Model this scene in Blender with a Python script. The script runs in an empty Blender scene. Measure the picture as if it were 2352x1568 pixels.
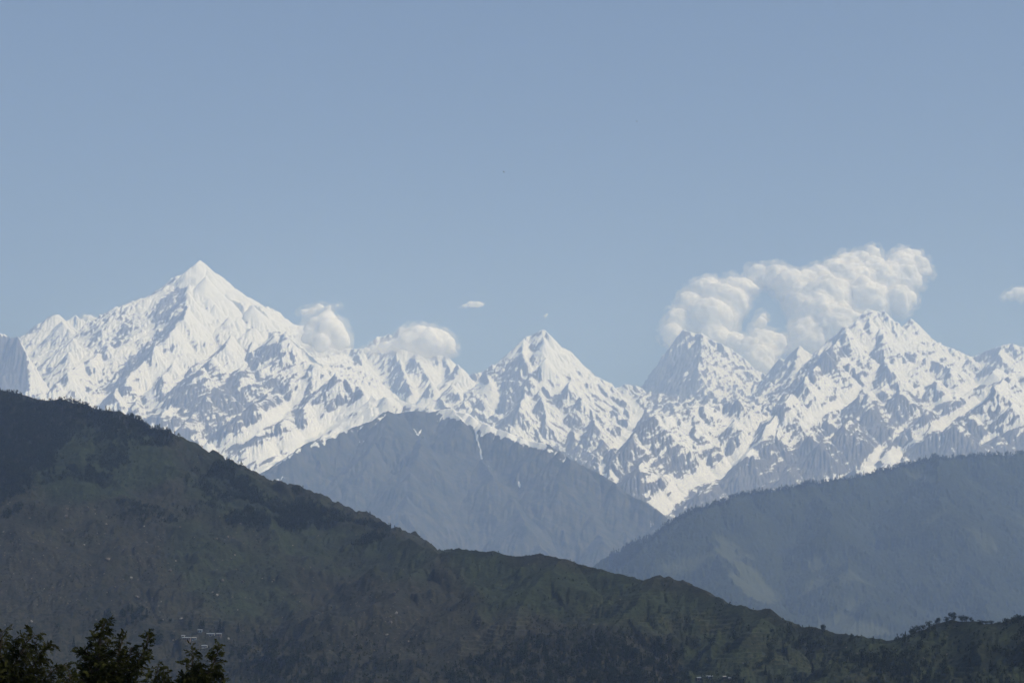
import bpy, bmesh, math, random, time
import numpy as np
from mathutils import Vector, Matrix, Quaternion

T0 = time.time()
scene = bpy.context.scene
COL = scene.collection
F32 = np.float32

# ------------------------------------------------------------------ camera
PITCH = math.radians(11.0)
cam_d = bpy.data.cameras.new('camera')
cam_d.lens = 70.0
cam_d.sensor_width = 36.0
cam_d.clip_start = 0.5
cam_d.clip_end = 200000.0
cam = bpy.data.objects.new('camera', cam_d)
COL.objects.link(cam)
cam.location = (0, 0, 0)
cam.rotation_euler = (math.pi / 2 + PITCH, 0, 0)
scene.camera = cam

# ------------------------------------------------------------------ sky, sun, exposure
SUN_EL = math.radians(50.0)
SUN_AZ = math.radians(112.0)          # clockwise from the view direction (+Y): high on the right
world = bpy.data.worlds.new('World')
scene.world = world
world.use_nodes = True
wn = world.node_tree
bg = wn.nodes['Background']
sky = wn.nodes.new('ShaderNodeTexSky')
sky.sky_type = 'NISHITA'
sky.sun_disc = False
sky.sun_elevation = SUN_EL
sky.sun_rotation = SUN_AZ
sky.altitude = 2200.0
sky.air_density = 1.0
sky.dust_density = 1.6
sky.ozone_density = 3.5
wn.links.new(sky.outputs[0], bg.inputs[0])
bg.inputs[1].default_value = 0.071

sun_dir = Vector((math.sin(SUN_AZ) * math.cos(SUN_EL), math.cos(SUN_AZ) * math.cos(SUN_EL), math.sin(SUN_EL)))
sl = bpy.data.lights.new('sun', 'SUN')
sl.energy = 4.2
sl.angle = math.radians(0.53)
sl.color = (1.0, 0.965, 0.95)
sun = bpy.data.objects.new('sun', sl)
COL.objects.link(sun)
sun.rotation_euler = sun_dir.to_track_quat('Z', 'Y').to_euler()

scene.view_settings.view_transform = 'Standard'
scene.view_settings.look = 'None'
scene.view_settings.exposure = 0.15
scene.view_settings.gamma = 1.0
scene.cycles.max_bounces = 28
scene.cycles.diffuse_bounces = 2
scene.cycles.volume_bounces = 24
scene.cycles.transparent_max_bounces = 32
scene.cycles.use_denoising = True
try:
    scene.cycles.denoiser = 'OPENIMAGEDENOISE'
except Exception:
    pass

# ------------------------------------------------------------------ sight lines: the photograph's survey grid (2352 x 1568)
FP = 2352 * 70.0 / 36.0
CP, SP = math.cos(PITCH), math.sin(PITCH)


def at(u, v, y):
    """Point seen at (u, v) of the survey grid, y metres ahead."""
    xc = (u - 1176.0) / FP
    yc = (784.0 - v) / FP
    ry = CP - yc * SP
    rz = SP + yc * CP
    return np.array((xc / ry * y, y, rz / ry * y))


def to_uv(x, y, z):
    d = y * CP + z * SP
    yc = (-y * SP + z * CP) / d
    xc = x / d
    return 1176.0 + xc * FP, 784.0 - yc * FP


# ------------------------------------------------------------------ noise
_R = np.random.RandomState(11)
_GA = _R.rand(256).astype(F32) * 2 * math.pi
_GX, _GY = np.cos(_GA).astype(F32), np.sin(_GA).astype(F32)


def _hash(ix, iy, seed):
    h = (ix.astype(np.uint32) * np.uint32(374761393) + iy.astype(np.uint32) * np.uint32(668265263)
         + np.uint32((seed * 2246822519) & 0xffffffff))
    h = (h ^ (h >> np.uint32(13))) * np.uint32(1274126177)
    return ((h ^ (h >> np.uint32(16))) & np.uint32(255)).astype(np.intp)


def pn(x, y, seed=0):
    """Gradient noise, about -1..1."""
    x = np.asarray(x, F32)
    y = np.asarray(y, F32)
    fx, fy = np.floor(x), np.floor(y)
    ix, iy = fx.astype(np.int32), fy.astype(np.int32)
    dx, dy = x - fx, y - fy
    a = _hash(ix, iy, seed)
    b = _hash(ix + 1, iy, seed)
    c = _hash(ix, iy + 1, seed)
    d = _hash(ix + 1, iy + 1, seed)
    sx = dx * dx * dx * (dx * (dx * 6 - 15) + 10)
    sy = dy * dy * dy * (dy * (dy * 6 - 15) + 10)
    n0 = _GX[a] * dx + _GY[a] * dy
    n1 = _GX[b] * (dx - 1) + _GY[b] * dy
    n2 = _GX[c] * dx + _GY[c] * (dy - 1)
    n3 = _GX[d] * (dx - 1) + _GY[d] * (dy - 1)
    n0 = n0 + sx * (n1 - n0)
    n2 = n2 + sx * (n3 - n2)
    return (n0 + sy * (n2 - n0)) * F32(1.45)


def fbm(x, y, lam, octs, seed=0, gain=0.5, lac=2.03):
    out = 0.0
    amp = 1.0
    f = 1.0 / lam
    for k in range(octs):
        out = out + amp * pn(x * f + 17.3 * k, y * f - 9.1 * k, seed + k)
        amp *= gain
        f *= lac
    return out


def ridged(x, y, lam, octs, seed=0, gain=0.5, lac=2.07):
    """Sharp-crested noise 0..~1."""
    out = 0.0
    amp = 1.0
    tot = 0.0
    f = 1.0 / lam
    w = 1.0
    for k in range(octs):
        n = 1.0 - np.abs(pn(x * f + 31.7 * k, y * f + 5.3 * k, seed + k))
        n = n * n
        out = out + amp * n * w
        w = np.clip(n * 1.4, 0, 1)
        tot += amp
        amp *= gain
        f *= lac
    return out / tot


def sstep(a, b, x):
    t = np.clip((x - a) / (b - a), 0, 1)
    return t * t * (3 - 2 * t)


def erode(Z, cell, batches=8, n=60000, steps=48, seed=1, weight=None, er=0.35, dep=0.25, cap=5.0, inertia=0.08):
    """Rain gullies: droplets run down the height field, cut where it is steep and drop their load where it flattens."""
    rnd = np.random.RandomState(seed)
    ny, nx = Z.shape
    H = (Z / cell).astype(np.float64).ravel()
    W = None if weight is None else weight.ravel()
    for _ in range(batches):
        x = rnd.uniform(2, nx - 3, n)
        y = rnd.uniform(2, ny - 3, n)
        vx = np.zeros(n)
        vy = np.zeros(n)
        sp = np.ones(n)
        wat = np.ones(n)
        sed = np.zeros(n)
        for _s in range(steps):
            xi, yi = x.astype(np.int64), y.astype(np.int64)
            fx, fy = x - xi, y - yi
            i = yi * nx + xi
            h00, h10, h01, h11 = H[i], H[i + 1], H[i + nx], H[i + nx + 1]
            gx = (h10 - h00) * (1 - fy) + (h11 - h01) * fy
            gy = (h01 - h00) * (1 - fx) + (h11 - h10) * fx
            h = h00 * (1 - fx) * (1 - fy) + h10 * fx * (1 - fy) + h01 * (1 - fx) * fy + h11 * fx * fy
            vx = vx * inertia - gx * (1 - inertia)
            vy = vy * inertia - gy * (1 - inertia)
            ln = np.hypot(vx, vy) + 1e-9
            vx, vy = vx / ln, vy / ln
            x2 = np.clip(x + vx, 1, nx - 3)
            y2 = np.clip(y + vy, 1, ny - 3)
            xj, yj = x2.astype(np.int64), y2.astype(np.int64)
            gx2, gy2 = x2 - xj, y2 - yj
            j = yj * nx + xj
            hn = H[j] * (1 - gx2) * (1 - gy2) + H[j + 1] * gx2 * (1 - gy2) + H[j + nx] * (1 - gx2) * gy2 + H[j + nx + 1] * gx2 * gy2
            dh = hn - h
            c = np.maximum(-dh, 0.01) * sp * wat * cap
            up = dh > 0
            over = up | (sed > c)
            amt = np.where(over, np.where(up, np.minimum(dh, sed), (sed - c) * dep), -np.minimum((c - sed) * er, np.maximum(-dh, 0)))
            if W is not None:
                amt = np.where(amt < 0, amt * W[i], amt)
            sed = sed - amt
            np.add.at(H, i, amt * (1 - fx) * (1 - fy))
            np.add.at(H, i + 1, amt * fx * (1 - fy))
            np.add.at(H, i + nx, amt * (1 - fx) * fy)
            np.add.at(H, i + nx + 1, amt * fx * fy)
            sp = np.sqrt(np.clip(sp * sp - dh * 0.6, 0.01, 9))
            wat = wat * 0.975
            x, y = x2, y2
    return (H.reshape(ny, nx) * cell).astype(F32)


# ------------------------------------------------------------------ tags and mesh helpers
def tag(o, label=None, cat=None, group=None, kind=None):
    if label:
        o['label'] = label
    if cat:
        o['category'] = cat
    if group:
        o['group'] = group
    if kind:
        o['kind'] = kind
    return o


def mesh_np(name, verts, faces, mat=None, parent=None, smooth=False, attrs=None, link=True):
    """verts (n,3); faces (m,k) of one k."""
    me = bpy.data.meshes.new(name)
    verts = np.ascontiguousarray(verts, F32)
    faces = np.ascontiguousarray(faces, np.int32)
    n, m, k = len(verts), len(faces), faces.shape[1]
    me.vertices.add(n)
    me.vertices.foreach_set('co', verts.ravel())
    me.loops.add(m * k)
    me.loops.foreach_set('vertex_index', faces.ravel())
    me.polygons.add(m)
    me.polygons.foreach_set('loop_start', np.arange(0, m * k, k, dtype=np.int32))
    me.polygons.foreach_set('loop_total', np.full(m, k, np.int32))
    me.polygons.foreach_set('use_smooth', np.full(m, smooth, bool))
    for an, av in (attrs or {}).items():
        a = me.attributes.new(an, 'FLOAT', 'POINT')
        a.data.foreach_set('value', np.ascontiguousarray(av, F32).ravel())
    me.update(calc_edges=True)
    if mat:
        me.materials.append(mat)
    o = bpy.data.objects.new(name, me)
    if link:
        COL.objects.link(o)
    if parent:
        o.parent = parent
    return o


def grid_faces(ny, nx):
    i = np.arange(ny * nx, dtype=np.int32).reshape(ny, nx)
    # rows run away from the viewer, columns to the right: normals up
    return np.stack((i[:-1, :-1], i[:-1, 1:], i[1:, 1:], i[1:, :-1]), -1).reshape(-1, 4)


def seg_field(X, Y, lines, jitter=0.0, seed=3):
    """For each grid point the highest of all ridge cones: returns z, plan distance to that ridge, arc length, id.
    lines: list of (points (n,3), k_near, k_far, d0, id)."""
    rnd = np.random.RandomState(seed)
    Z = np.full(X.shape, -9e9, F32)
    D = np.zeros(X.shape, F32)
    S = np.zeros(X.shape, F32)
    I = np.zeros(X.shape, np.int16)
    arc0 = 0.0
    for pts, k1, k2, d0, mid in lines:
        pts = np.asarray(pts, float)
        for a, b in zip(pts[:-1], pts[1:]):
            ab = b[:2] - a[:2]
            L2 = float(ab @ ab) + 1e-6
            L = math.sqrt(L2)
            t = np.clip(((X - a[0]) * ab[0] + (Y - a[1]) * ab[1]) / L2, 0, 1)
            dx = X - (a[0] + t * ab[0])
            dy = Y - (a[1] + t * ab[1])
            d = np.sqrt(dx * dx + dy * dy)
            z = a[2] + t * (b[2] - a[2]) - (k2 * d + (k1 - k2) * d0 * (1 - np.exp(-d / d0)))
            m = z > Z
            Z = np.where(m, z, Z)
            D = np.where(m, d, D)
            S = np.where(m, arc0 + t * L, S)
            I = np.where(m, mid, I)
            arc0 += L
        arc0 += 1000.0
    return Z.astype(F32), D.astype(F32), S.astype(F32), I


def refine(pts, jit, seed, n=2):
    """Midpoint jitter along the line of sight and a little in height, so crests are not straight."""
    rnd = np.random.RandomState(seed)
    P = [np.array(p, float) for p in pts]
    for _ in range(n):
        Q = [P[0]]
        for a, b in zip(P[:-1], P[1:]):
            L = np.linalg.norm(b[:2] - a[:2])
            if L > 60:
                m = (a + b) / 2
                s = 1 + rnd.uniform(-1, 1) * jit * L / m[1]
                m = m * s                      # slides along its own sight line
                m[2] += rnd.uniform(-1, 1) * 0.035 * L
                Q.append(m)
            Q.append(b)
        P = Q
    return np.array(P)


def line_mask(U, V, pts, w0, w1=None, soft=1.0):
    """0..1 band along a polyline of the survey grid."""
    w1 = w0 if w1 is None else w1
    out = np.zeros(U.shape, F32)
    n = len(pts) - 1
    for i in range(n):
        (ax, ay), (bx, by) = pts[i], pts[i + 1]
        wa = w0 + (w1 - w0) * i / n
        wb = w0 + (w1 - w0) * (i + 1) / n
        ex, ey = bx - ax, by - ay
        t = np.clip(((U - ax) * ex + (V - ay) * ey) / (ex * ex + ey * ey + 1e-6), 0, 1)
        d = np.hypot(U - ax - t * ex, V - ay - t * ey)
        w = wa + (wb - wa) * t
        out = np.maximum(out, np.clip(1.6 - d / w, 0, 1))
    return out


def poly_mask(U, V, poly, soft):
    """Signed inside mask of a polygon with a soft edge (survey grid units)."""
    inside = np.zeros(U.shape, bool)
    dist = np.full(U.shape, 1e9, F32)
    n = len(poly)
    for i in range(n):
        ax, ay = poly[i]
        bx, by = poly[(i + 1) % n]
        c = (ay > V) != (by > V)
        xx = (bx - ax) * (V - ay) / ((by - ay) if by != ay else 1e-6) + ax
        inside ^= c & (U < xx)
        ex, ey = bx - ax, by - ay
        t = np.clip(((U - ax) * ex + (V - ay) * ey) / (ex * ex + ey * ey + 1e-6), 0, 1)
        dist = np.minimum(dist, np.hypot(U - ax - t * ex, V - ay - t * ey))
    s = np.where(inside, dist, -dist)
    return sstep(-soft, soft, s)


# ------------------------------------------------------------------ material helpers
class NT:
    def __init__(s, name):
        s.m = bpy.data.materials.new(name)
        s.m.use_nodes = True
        s.t = s.m.node_tree
        s.t.nodes.clear()
        s.out = s.t.nodes.new('ShaderNodeOutputMaterial')

    def n(s, typ, **kw):
        nd = s.t.nodes.new(typ)
        for k, v in kw.items():
            if k in ('inp',):
                for i, val in v.items():
                    nd.inputs[i].default_value = val
            else:
                setattr(nd, k, v)
        return nd

    def l(s, a, b):
        s.t.links.new(a, b)

    def math(s, op, a, b=None, clamp=False):
        nd = s.n('ShaderNodeMath', operation=op)
        nd.use_clamp = clamp
        for i, v in ((0, a), (1, b)):
            if v is None:
                continue
            if isinstance(v, (int, float)):
                nd.inputs[i].default_value = v
            else:
                s.l(v, nd.inputs[i])
        return nd.outputs[0]

    def noise(s, vec, scale, detail=4, rough=0.55, dist=0.0):
        nd = s.n('ShaderNodeTexNoise')
        nd.inputs['Scale'].default_value = scale
        nd.inputs['Detail'].default_value = detail
        nd.inputs['Roughness'].default_value = rough
        nd.inputs['Distortion'].default_value = dist
        if vec is not None:
            s.l(vec, nd.inputs['Vector'])
        return nd.outputs['Fac']

    def attr(s, name):
        return s.n('ShaderNodeAttribute', attribute_name=name).outputs['Fac']

    def pos(s):
        return s.n('ShaderNodeTexCoord').outputs['Object']

    def mapped(s, vec, scale=(1, 1, 1), rot=(0, 0, 0)):
        nd = s.n('ShaderNodeMapping')
        nd.inputs['Scale'].default_value = scale
        nd.inputs['Rotation'].default_value = rot
        s.l(vec, nd.inputs['Vector'])
        return nd.outputs[0]

    def mix(s, fac, a, b):
        nd = s.n('ShaderNodeMix', data_type='RGBA')
        for i, v in ((0, fac), (6, a), (7, b)):
            if isinstance(v, (int, float)):
                nd.inputs[i].default_value = v
            elif isinstance(v, tuple):
                nd.inputs[i].default_value = (*v, 1.0)
            else:
                s.l(v, nd.inputs[i])
        return nd.outputs[2]

    def ramp(s, fac, stops, interp='LINEAR'):
        nd = s.n('ShaderNodeValToRGB')
        cr = nd.color_ramp
        cr.interpolation = interp
        while len(cr.elements) < len(stops):
            cr.elements.new(0.5)
        for e, (p, c) in zip(cr.elements, stops):
            e.position = p
            e.color = (*c, 1.0) if isinstance(c, tuple) else (c, c, c, 1.0)
        s.l(fac, nd.inputs[0])
        return nd.outputs[0]

    def surf(s, color, rough=0.9, spec=0.15, bump=None, bstr=0.5, bdist=1.0):
        p = s.n('ShaderNodeBsdfPrincipled')
        if isinstance(color, tuple):
            p.inputs['Base Color'].default_value = (*color, 1.0)
        else:
            s.l(color, p.inputs['Base Color'])
        if isinstance(rough, (int, float)):
            p.inputs['Roughness'].default_value = rough
        else:
            s.l(rough, p.inputs['Roughness'])
        p.inputs['Specular IOR Level'].default_value = spec
        if bump is not None:
            b = s.n('ShaderNodeBump')
            b.inputs['Strength'].default_value = bstr
            b.inputs['Distance'].default_value = bdist
            s.l(bump, b.inputs['Height'])
            s.l(b.outputs[0], p.inputs['Normal'])
        s.l(p.outputs[0], s.out.inputs[0])
        return p
# ================================================================== the snow range
KM = 1000.0


def L(pts):
    """(u, v, y_km) with y filled in linearly where it is left out."""
    ys = [p[2] if len(p) > 2 else None for p in pts]
    known = [i for i, y in enumerate(ys) if y is not None]
    yy = np.interp(range(len(pts)), known, [ys[i] for i in known])
    return np.array([at(p[0], p[1], y * KM) for p, y in zip(pts, yy)])


RANGE = [
    # id, k_near, k_far, d0, points                 0: far-left snow domes
    (0, 1.0, 0.55, 500, [(45, 778, 22), (75, 757), (110, 735), (126, 725), (139, 724), (150, 735), (160, 741), (180, 760), (200, 778, 22)]),
    (0, 1.0, 0.6, 500, [(139, 724, 22), (150, 745), (170, 775), (150, 790, 21.2)]),
    (0, 0.9, 0.55, 500, [(155, 742, 23), (165, 730), (172, 721), (179, 728), (195, 735), (203, 732), (220, 738), (250, 742), (275, 743, 22.6)]),
    (0, 1.1, 0.6, 400, [(275, 744, 20.3), (255, 746), (235, 751), (211, 751, 20.8), (195, 770, 20.4), (185, 790, 20.0), (168, 776, 19.9), (160, 800, 19.5), (145, 840, 19.0), (130, 870, 18.6)]),
    # 1: rock tower at the left edge
    (1, 1.9, 1.0, 500, [(-120, 790, 17.6), (-60, 775), (-20, 771), (0, 764), (8, 767), (20, 774), (38, 772), (45, 778), (54, 800), (61, 830), (70, 860), (66, 895, 17.0)]),
    (1, 1.6, 1.0, 500, [(20, 774, 17.55), (24, 800, 17.4), (30, 840, 17.2), (38, 890, 16.9)]),
    (1, 1.6, 1.0, 500, [(0, 764, 17.5), (-4, 800, 17.4), (0, 840, 17.1), (8, 890, 16.8)]),
    # 2: the great pyramid
    (2, 1.05, 0.62, 500, [(460, 597, 21.0), (446, 610), (425, 638), (403, 648), (367, 675), (335, 697), (313, 711), (300, 717), (286, 733), (275, 745, 20.2),
                          (262, 775, 19.7), (250, 796, 19.3), (235, 812, 19.0), (185, 838, 18.4), (150, 862, 17.9), (113, 892, 17.4), (70, 930, 16.8)]),
    (2, 0.95, 0.6, 500, [(460, 597, 21.0), (471, 604), (483, 615), (500, 632), (520, 647), (548, 665), (573, 687), (600, 704), (617, 714), (640, 724), (653, 730), (673, 743, 21.3),
                         (697, 747), (730, 770), (765, 793), (815, 798, 21.8)]),
    (2, 1.2, 0.75, 350, [(425, 638, 20.8), (434, 652), (436, 685), (431, 712), (405, 745), (375, 775), (345, 808), (310, 850), (270, 890), (235, 935, 16.8)]),
    (2, 1.0, 0.7, 350, [(431, 712, 19.95), (455, 720), (500, 733), (540, 739), (568, 752), (600, 758), (640, 765), (652, 764, 19.3)]),
    (2, 1.1, 0.7, 350, [(460, 597, 21), (478, 622), (470, 642), (458, 660), (490, 692), (515, 720), (540, 739, 19.7)]),
    (2, 1.0, 0.7, 350, [(573, 687, 21), (590, 720), (610, 745), (640, 765, 19.5)]),
    (2, 1.1, 0.7, 300, [(540, 739, 19.7), (530, 775), (505, 805), (470, 840), (430, 880), (390, 925), (350, 960, 15.9)]),
    (2, 1.1, 0.7, 300, [(455, 720, 19.9), (440, 770), (415, 800), (385, 850), (340, 890), (305, 935), (280, 960, 16)]),
    (2, 1.0, 0.7, 300, [(640, 765, 19.5), (600, 800), (565, 830), (520, 860), (480, 900), (440, 950), (400, 990, 15.6)]),
    (2, 1.0, 0.65, 400, [(652, 764, 19.3), (665, 800), (700, 828), (745, 846), (787, 866), (848, 902, 16.9)]),
    (2, 1.0, 0.7, 300, [(700, 828, 18.6), (660, 870), (620, 900), (570, 940), (520, 980), (480, 1010, 15)]),
    (2, 1.0, 0.7, 300, [(787, 866, 17.7), (740, 900), (690, 935), (630, 965), (590, 985, 15.2)]),
    (2, 0.8, 0.5, 300, [(848, 902, 16.9), (875, 896), (915, 908), (960, 920), (1000, 927), (1035, 935, 15.4)]),
    (2, 0.7, 0.5, 300, [(875, 896, 16.6), (845, 930), (790, 975), (720, 1010), (640, 1045), (590, 1070, 14.6)]),
    # 3: broken crest behind the cloud
    (3, 1.7, 0.8, 450, [(815, 798, 21.8), (838, 798), (857, 781), (866, 772), (880, 771), (893, 765), (902, 774), (912, 757), (921, 749), (930, 753), (945, 770), (962, 784), (985, 790),
                        (1015, 808), (1035, 825), (1050, 838), (1066, 850), (1078, 862, 21.5)]),
    (3, 1.5, 0.8, 350, [(818, 798, 21.8), (830, 825), (836, 848), (852, 880, 20.4)]),
    (3, 1.5, 0.8, 350, [(912, 790, 21.6), (918, 830), (930, 865), (945, 900, 20.2)]),
    (3, 1.5, 0.8, 350, [(958, 786, 21.6), (965, 825), (985, 865), (1000, 900), (1020, 925, 19.6)]),
    (3, 1.3, 0.8, 350, [(1020, 812, 21.6), (1035, 850), (1055, 885), (1080, 920), (1110, 960, 19.0)]),
    (3, 1.2, 0.8, 300, [(1050, 838, 21.6), (1070, 872), (1095, 905), (1130, 935), (1160, 980, 18.6)]),
    (3, 1.1, 0.8, 300, [(1022, 888, 20.4), (1045, 884), (1060, 910), (1080, 945, 19.2)]),
    # 4: central peak
    (4, 1.2, 0.7, 450, [(1078, 862, 21.5), (1095, 858), (1118, 851), (1140, 841), (1153, 832), (1170, 812), (1190, 790), (1203, 775), (1225, 767), (1236, 760), (1244, 757), (1253, 760), (1258, 769, 20.5),
                        (1268, 783), (1277, 797), (1296, 802), (1311, 808), (1322, 819), (1340, 838), (1360, 855), (1375, 864), (1392, 873), (1410, 884), (1425, 880), (1440, 882), (1455, 886), (1472, 890, 21.6)]),
    (4, 1.3, 0.8, 350, [(1203, 775, 20.5), (1200, 805), (1207, 835), (1216, 865), (1203, 905), (1190, 945), (1180, 995, 17.6)]),
    (4, 1.2, 0.8, 350, [(1244, 757, 20.5), (1250, 800), (1250, 862), (1240, 895), (1252, 935), (1262, 990, 17.6)]),
    (4, 1.2, 0.8, 350, [(1277, 797, 20.5), (1292, 830), (1312, 870), (1332, 910), (1352, 950), (1382, 1000), (1400, 1045, 16.9)]),
    (4, 1.1, 0.8, 300, [(1340, 838, 20.8), (1370, 880), (1400, 920), (1425, 960, 19.4)]),
    (4, 1.1, 0.8, 300, [(1312, 870, 19.5), (1302, 915), (1310, 960), (1320, 1010, 17.2)]),
    (4, 1.1, 0.8, 300, [(1118, 851, 21.3), (1140, 890), (1160, 930), (1165, 970, 18.6)]),
    # 5: shaded peak under the big cloud
    (5, 1.5, 0.9, 700, [(1472, 890, 22.4), (1500, 850), (1530, 815), (1550, 779), (1565, 760), (1573, 757), (1585, 762), (1600, 766), (1612, 763), (1626, 771), (1650, 784), (1680, 801), (1700, 815), (1720, 831),
                        (1737, 848), (1755, 856), (1764, 860, 22.4)]),
    (5, 1.3, 0.9, 500, [(1612, 763, 22.4), (1612, 790), (1608, 830), (1598, 870), (1583, 908), (1600, 945, 20.2)]),
    (5, 1.2, 0.9, 500, [(1680, 801, 22.4), (1680, 850), (1690, 900, 21)]),
    (5, 1.3, 0.8, 500, [(1764, 860, 21.6), (1776, 840), (1790, 821), (1797, 827), (1808, 816), (1826, 801), (1834, 796), (1845, 805), (1860, 815), (1880, 815), (1905, 812, 21.6)]),
    (5, 1.2, 0.8, 400, [(1834, 796, 21.6), (1825, 840), (1810, 880), (1790, 920, 20)]),
    # 6: rocky spur below it
    (6, 1.1, 0.75, 350, [(1385, 1105, 14.7), (1405, 1070), (1430, 1028), (1470, 974), (1508, 951), (1535, 956), (1570, 945), (1595, 930), (1640, 935), (1690, 920), (1722, 922), (1745, 936), (1765, 948, 18.3)]),
    (6, 1.0, 0.7, 300, [(1595, 930, 17.3), (1600, 970), (1580, 1010), (1545, 1060), (1510, 1110, 14.6)]),
    (6, 1.0, 0.7, 300, [(1508, 951, 16.6), (1500, 1000), (1480, 1050), (1455, 1100, 14.6)]),
    (6, 1.0, 0.7, 300, [(1690, 920, 17.8), (1690, 960), (1665, 1000), (1630, 1040, 15.6)]),
    # 7: right-hand massif
    (7, 1.2, 0.7, 450, [(1991, 708, 21), (1965, 738), (1931, 768), (1916, 789), (1890, 817), (1867, 853), (1849, 873), (1818, 907), (1780, 945), (1740, 1010), (1690, 1055), (1640, 1095), (1580, 1140), (1535, 1180, 13.4)]),
    (7, 1.1, 0.7, 450, [(1991, 708, 21), (2005, 713), (2022, 717), (2028, 711), (2036, 725), (2050, 738), (2068, 748), (2085, 760), (2110, 785, 21)]),
    (7, 1.1, 0.65, 450, [(2060, 765, 21.7), (2075, 745), (2085, 735), (2092, 732), (2103, 740), (2115, 757), (2126, 768), (2150, 785), (2165, 793), (2200, 806), (2228, 818), (2240, 816), (2253, 813),
                         (2262, 806), (2275, 803), (2290, 799), (2303, 795), (2325, 791), (2345, 798), (2400, 803), (2500, 800, 21.4)]),
    (7, 1.2, 0.75, 300, [(1991, 708, 21), (2000, 745), (1995, 785), (1962, 803), (1940, 808), (1905, 845), (1895, 880, 18.9)]),
    (7, 1.2, 0.75, 300, [(2036, 725, 20.9), (2025, 755), (2042, 795), (2030, 835), (2050, 872), (2000, 900), (1965, 912), (1900, 962), (1840, 1010), (1790, 1060, 15.6)]),
    (7, 1.1, 0.7, 300, [(2110, 785, 21), (2120, 805), (2150, 830), (2185, 842), (2180, 862), (2140, 880), (2090, 896), (2060, 902), (2010, 932), (1960, 966), (1910, 992), (1850, 1050), (1770, 1120, 14.4)]),
    (7, 1.0, 0.7, 300, [(2228, 818, 21.4), (2215, 845), (2200, 870), (2190, 900), (2150, 925), (2110, 960), (2060, 990), (2010, 1040, 15.4)]),
    (7, 1.0, 0.7, 300, [(2303, 795, 21.4), (2290, 830), (2280, 855, 19.6)]),
    (8, 1.0, 0.7, 350, [(2520, 830, 17.8), (2400, 850), (2340, 863), (2300, 870), (2270, 905), (2240, 950), (2200, 972), (2130, 986), (2050, 1020), (1990, 1055), (1940, 1090), (1880, 1130, 13.8)]),
    (8, 1.0, 0.7, 350, [(2340, 863, 17.3), (2330, 910), (2320, 960), (2290, 1000), (2240, 1040, 14.6)]),
]


def base_z(X, Y):
    yk = np.array([10, 12.5, 13.5, 14.5, 16, 18, 20, 21.5, 24, 30]) * KM
    vv = np.array([2200, 1500, 1290, 1190, 1095, 985, 925, 915, 1000, 1200])
    zz = np.array([at(1176, v, y)[2] for v, y in zip(vv, yk)])
    return np.interp(Y, yk, zz).astype(F32)


def blur(A, n):
    for _ in range(n):
        A = np.pad(A, 1, mode='edge')
        A = (A[:-2] + 2 * A[1:-1] + A[2:]) / 4
        A = (A[:, :-2] + 2 * A[:, 1:-1] + A[:, 2:]) / 4
    return A


SNOW_LINES = [
    ([(700, 872), (675, 922), (640, 945), (600, 975), (560, 1000), (500, 1022), (440, 1055)], 6, 16),
    ([(860, 915), (800, 950), (720, 990), (650, 1020), (580, 1045), (520, 1068)], 14, 12),
    ([(880, 930), (820, 985), (740, 1020), (640, 1065), (600, 1090)], 16, 12),
    ([(880, 905), (940, 922), (1000, 933)], 14, 10),
    ([(1781, 962), (1759, 999), (1716, 1028), (1680, 1058), (1650, 1081), (1584, 1108), (1518, 1150)], 7, 17),
    ([(1967, 894), (1939, 920), (1895, 940), (1868, 952)], 6, 8),
    ([(2285, 866), (2216, 889), (2139, 930)], 8, 6),
    ([(2267, 902), (2216, 940), (2165, 972), (2110, 985)], 8, 8),
    ([(2108, 948), (2036, 1017), (1985, 1075)], 5, 9),
    ([(2123, 994), (2088, 1022), (1990, 1078)], 5, 10),
    ([(2352, 966), (2254, 1015)], 7, 4),
    ([(1420, 885), (1470, 945), (1440, 990), (1420, 1020)], 6, 8),
    ([(345, 860), (335, 890), (350, 930), (385, 940)], 14, 10),
    ([(1385, 1060), (1390, 1090), (1396, 1110)], 5, 5),
    ([(1110, 890), (1140, 900), (1130, 930)], 12, 12),
]
SNOW_POLYS = [
    ([(395, 655), (445, 612), (460, 595), (520, 645), (620, 712), (690, 745), (650, 760), (560, 740), (470, 700), (440, 660)], 10, 0.9),
    ([(300, 717), (403, 650), (360, 690), (320, 720)], 6, 0.9),
    ([(440, 722), (560, 745), (640, 770), (560, 800), (440, 780)], 14, 0.35),
    ([(1110, 852), (1200, 778), (1260, 765), (1300, 870), (1250, 870), (1225, 800)], 8, 0.5),
    ([(70, 800), (150, 790), (170, 800), (130, 890), (60, 900)], 12, 0.35),
    ([(60, 770), (135, 724), (200, 775), (270, 745), (180, 790), (90, 790)], 8, 0.5),
    ([(820, 800), (1070, 860), (1090, 900), (1000, 910), (860, 880)], 12, 0.3),
]
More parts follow.
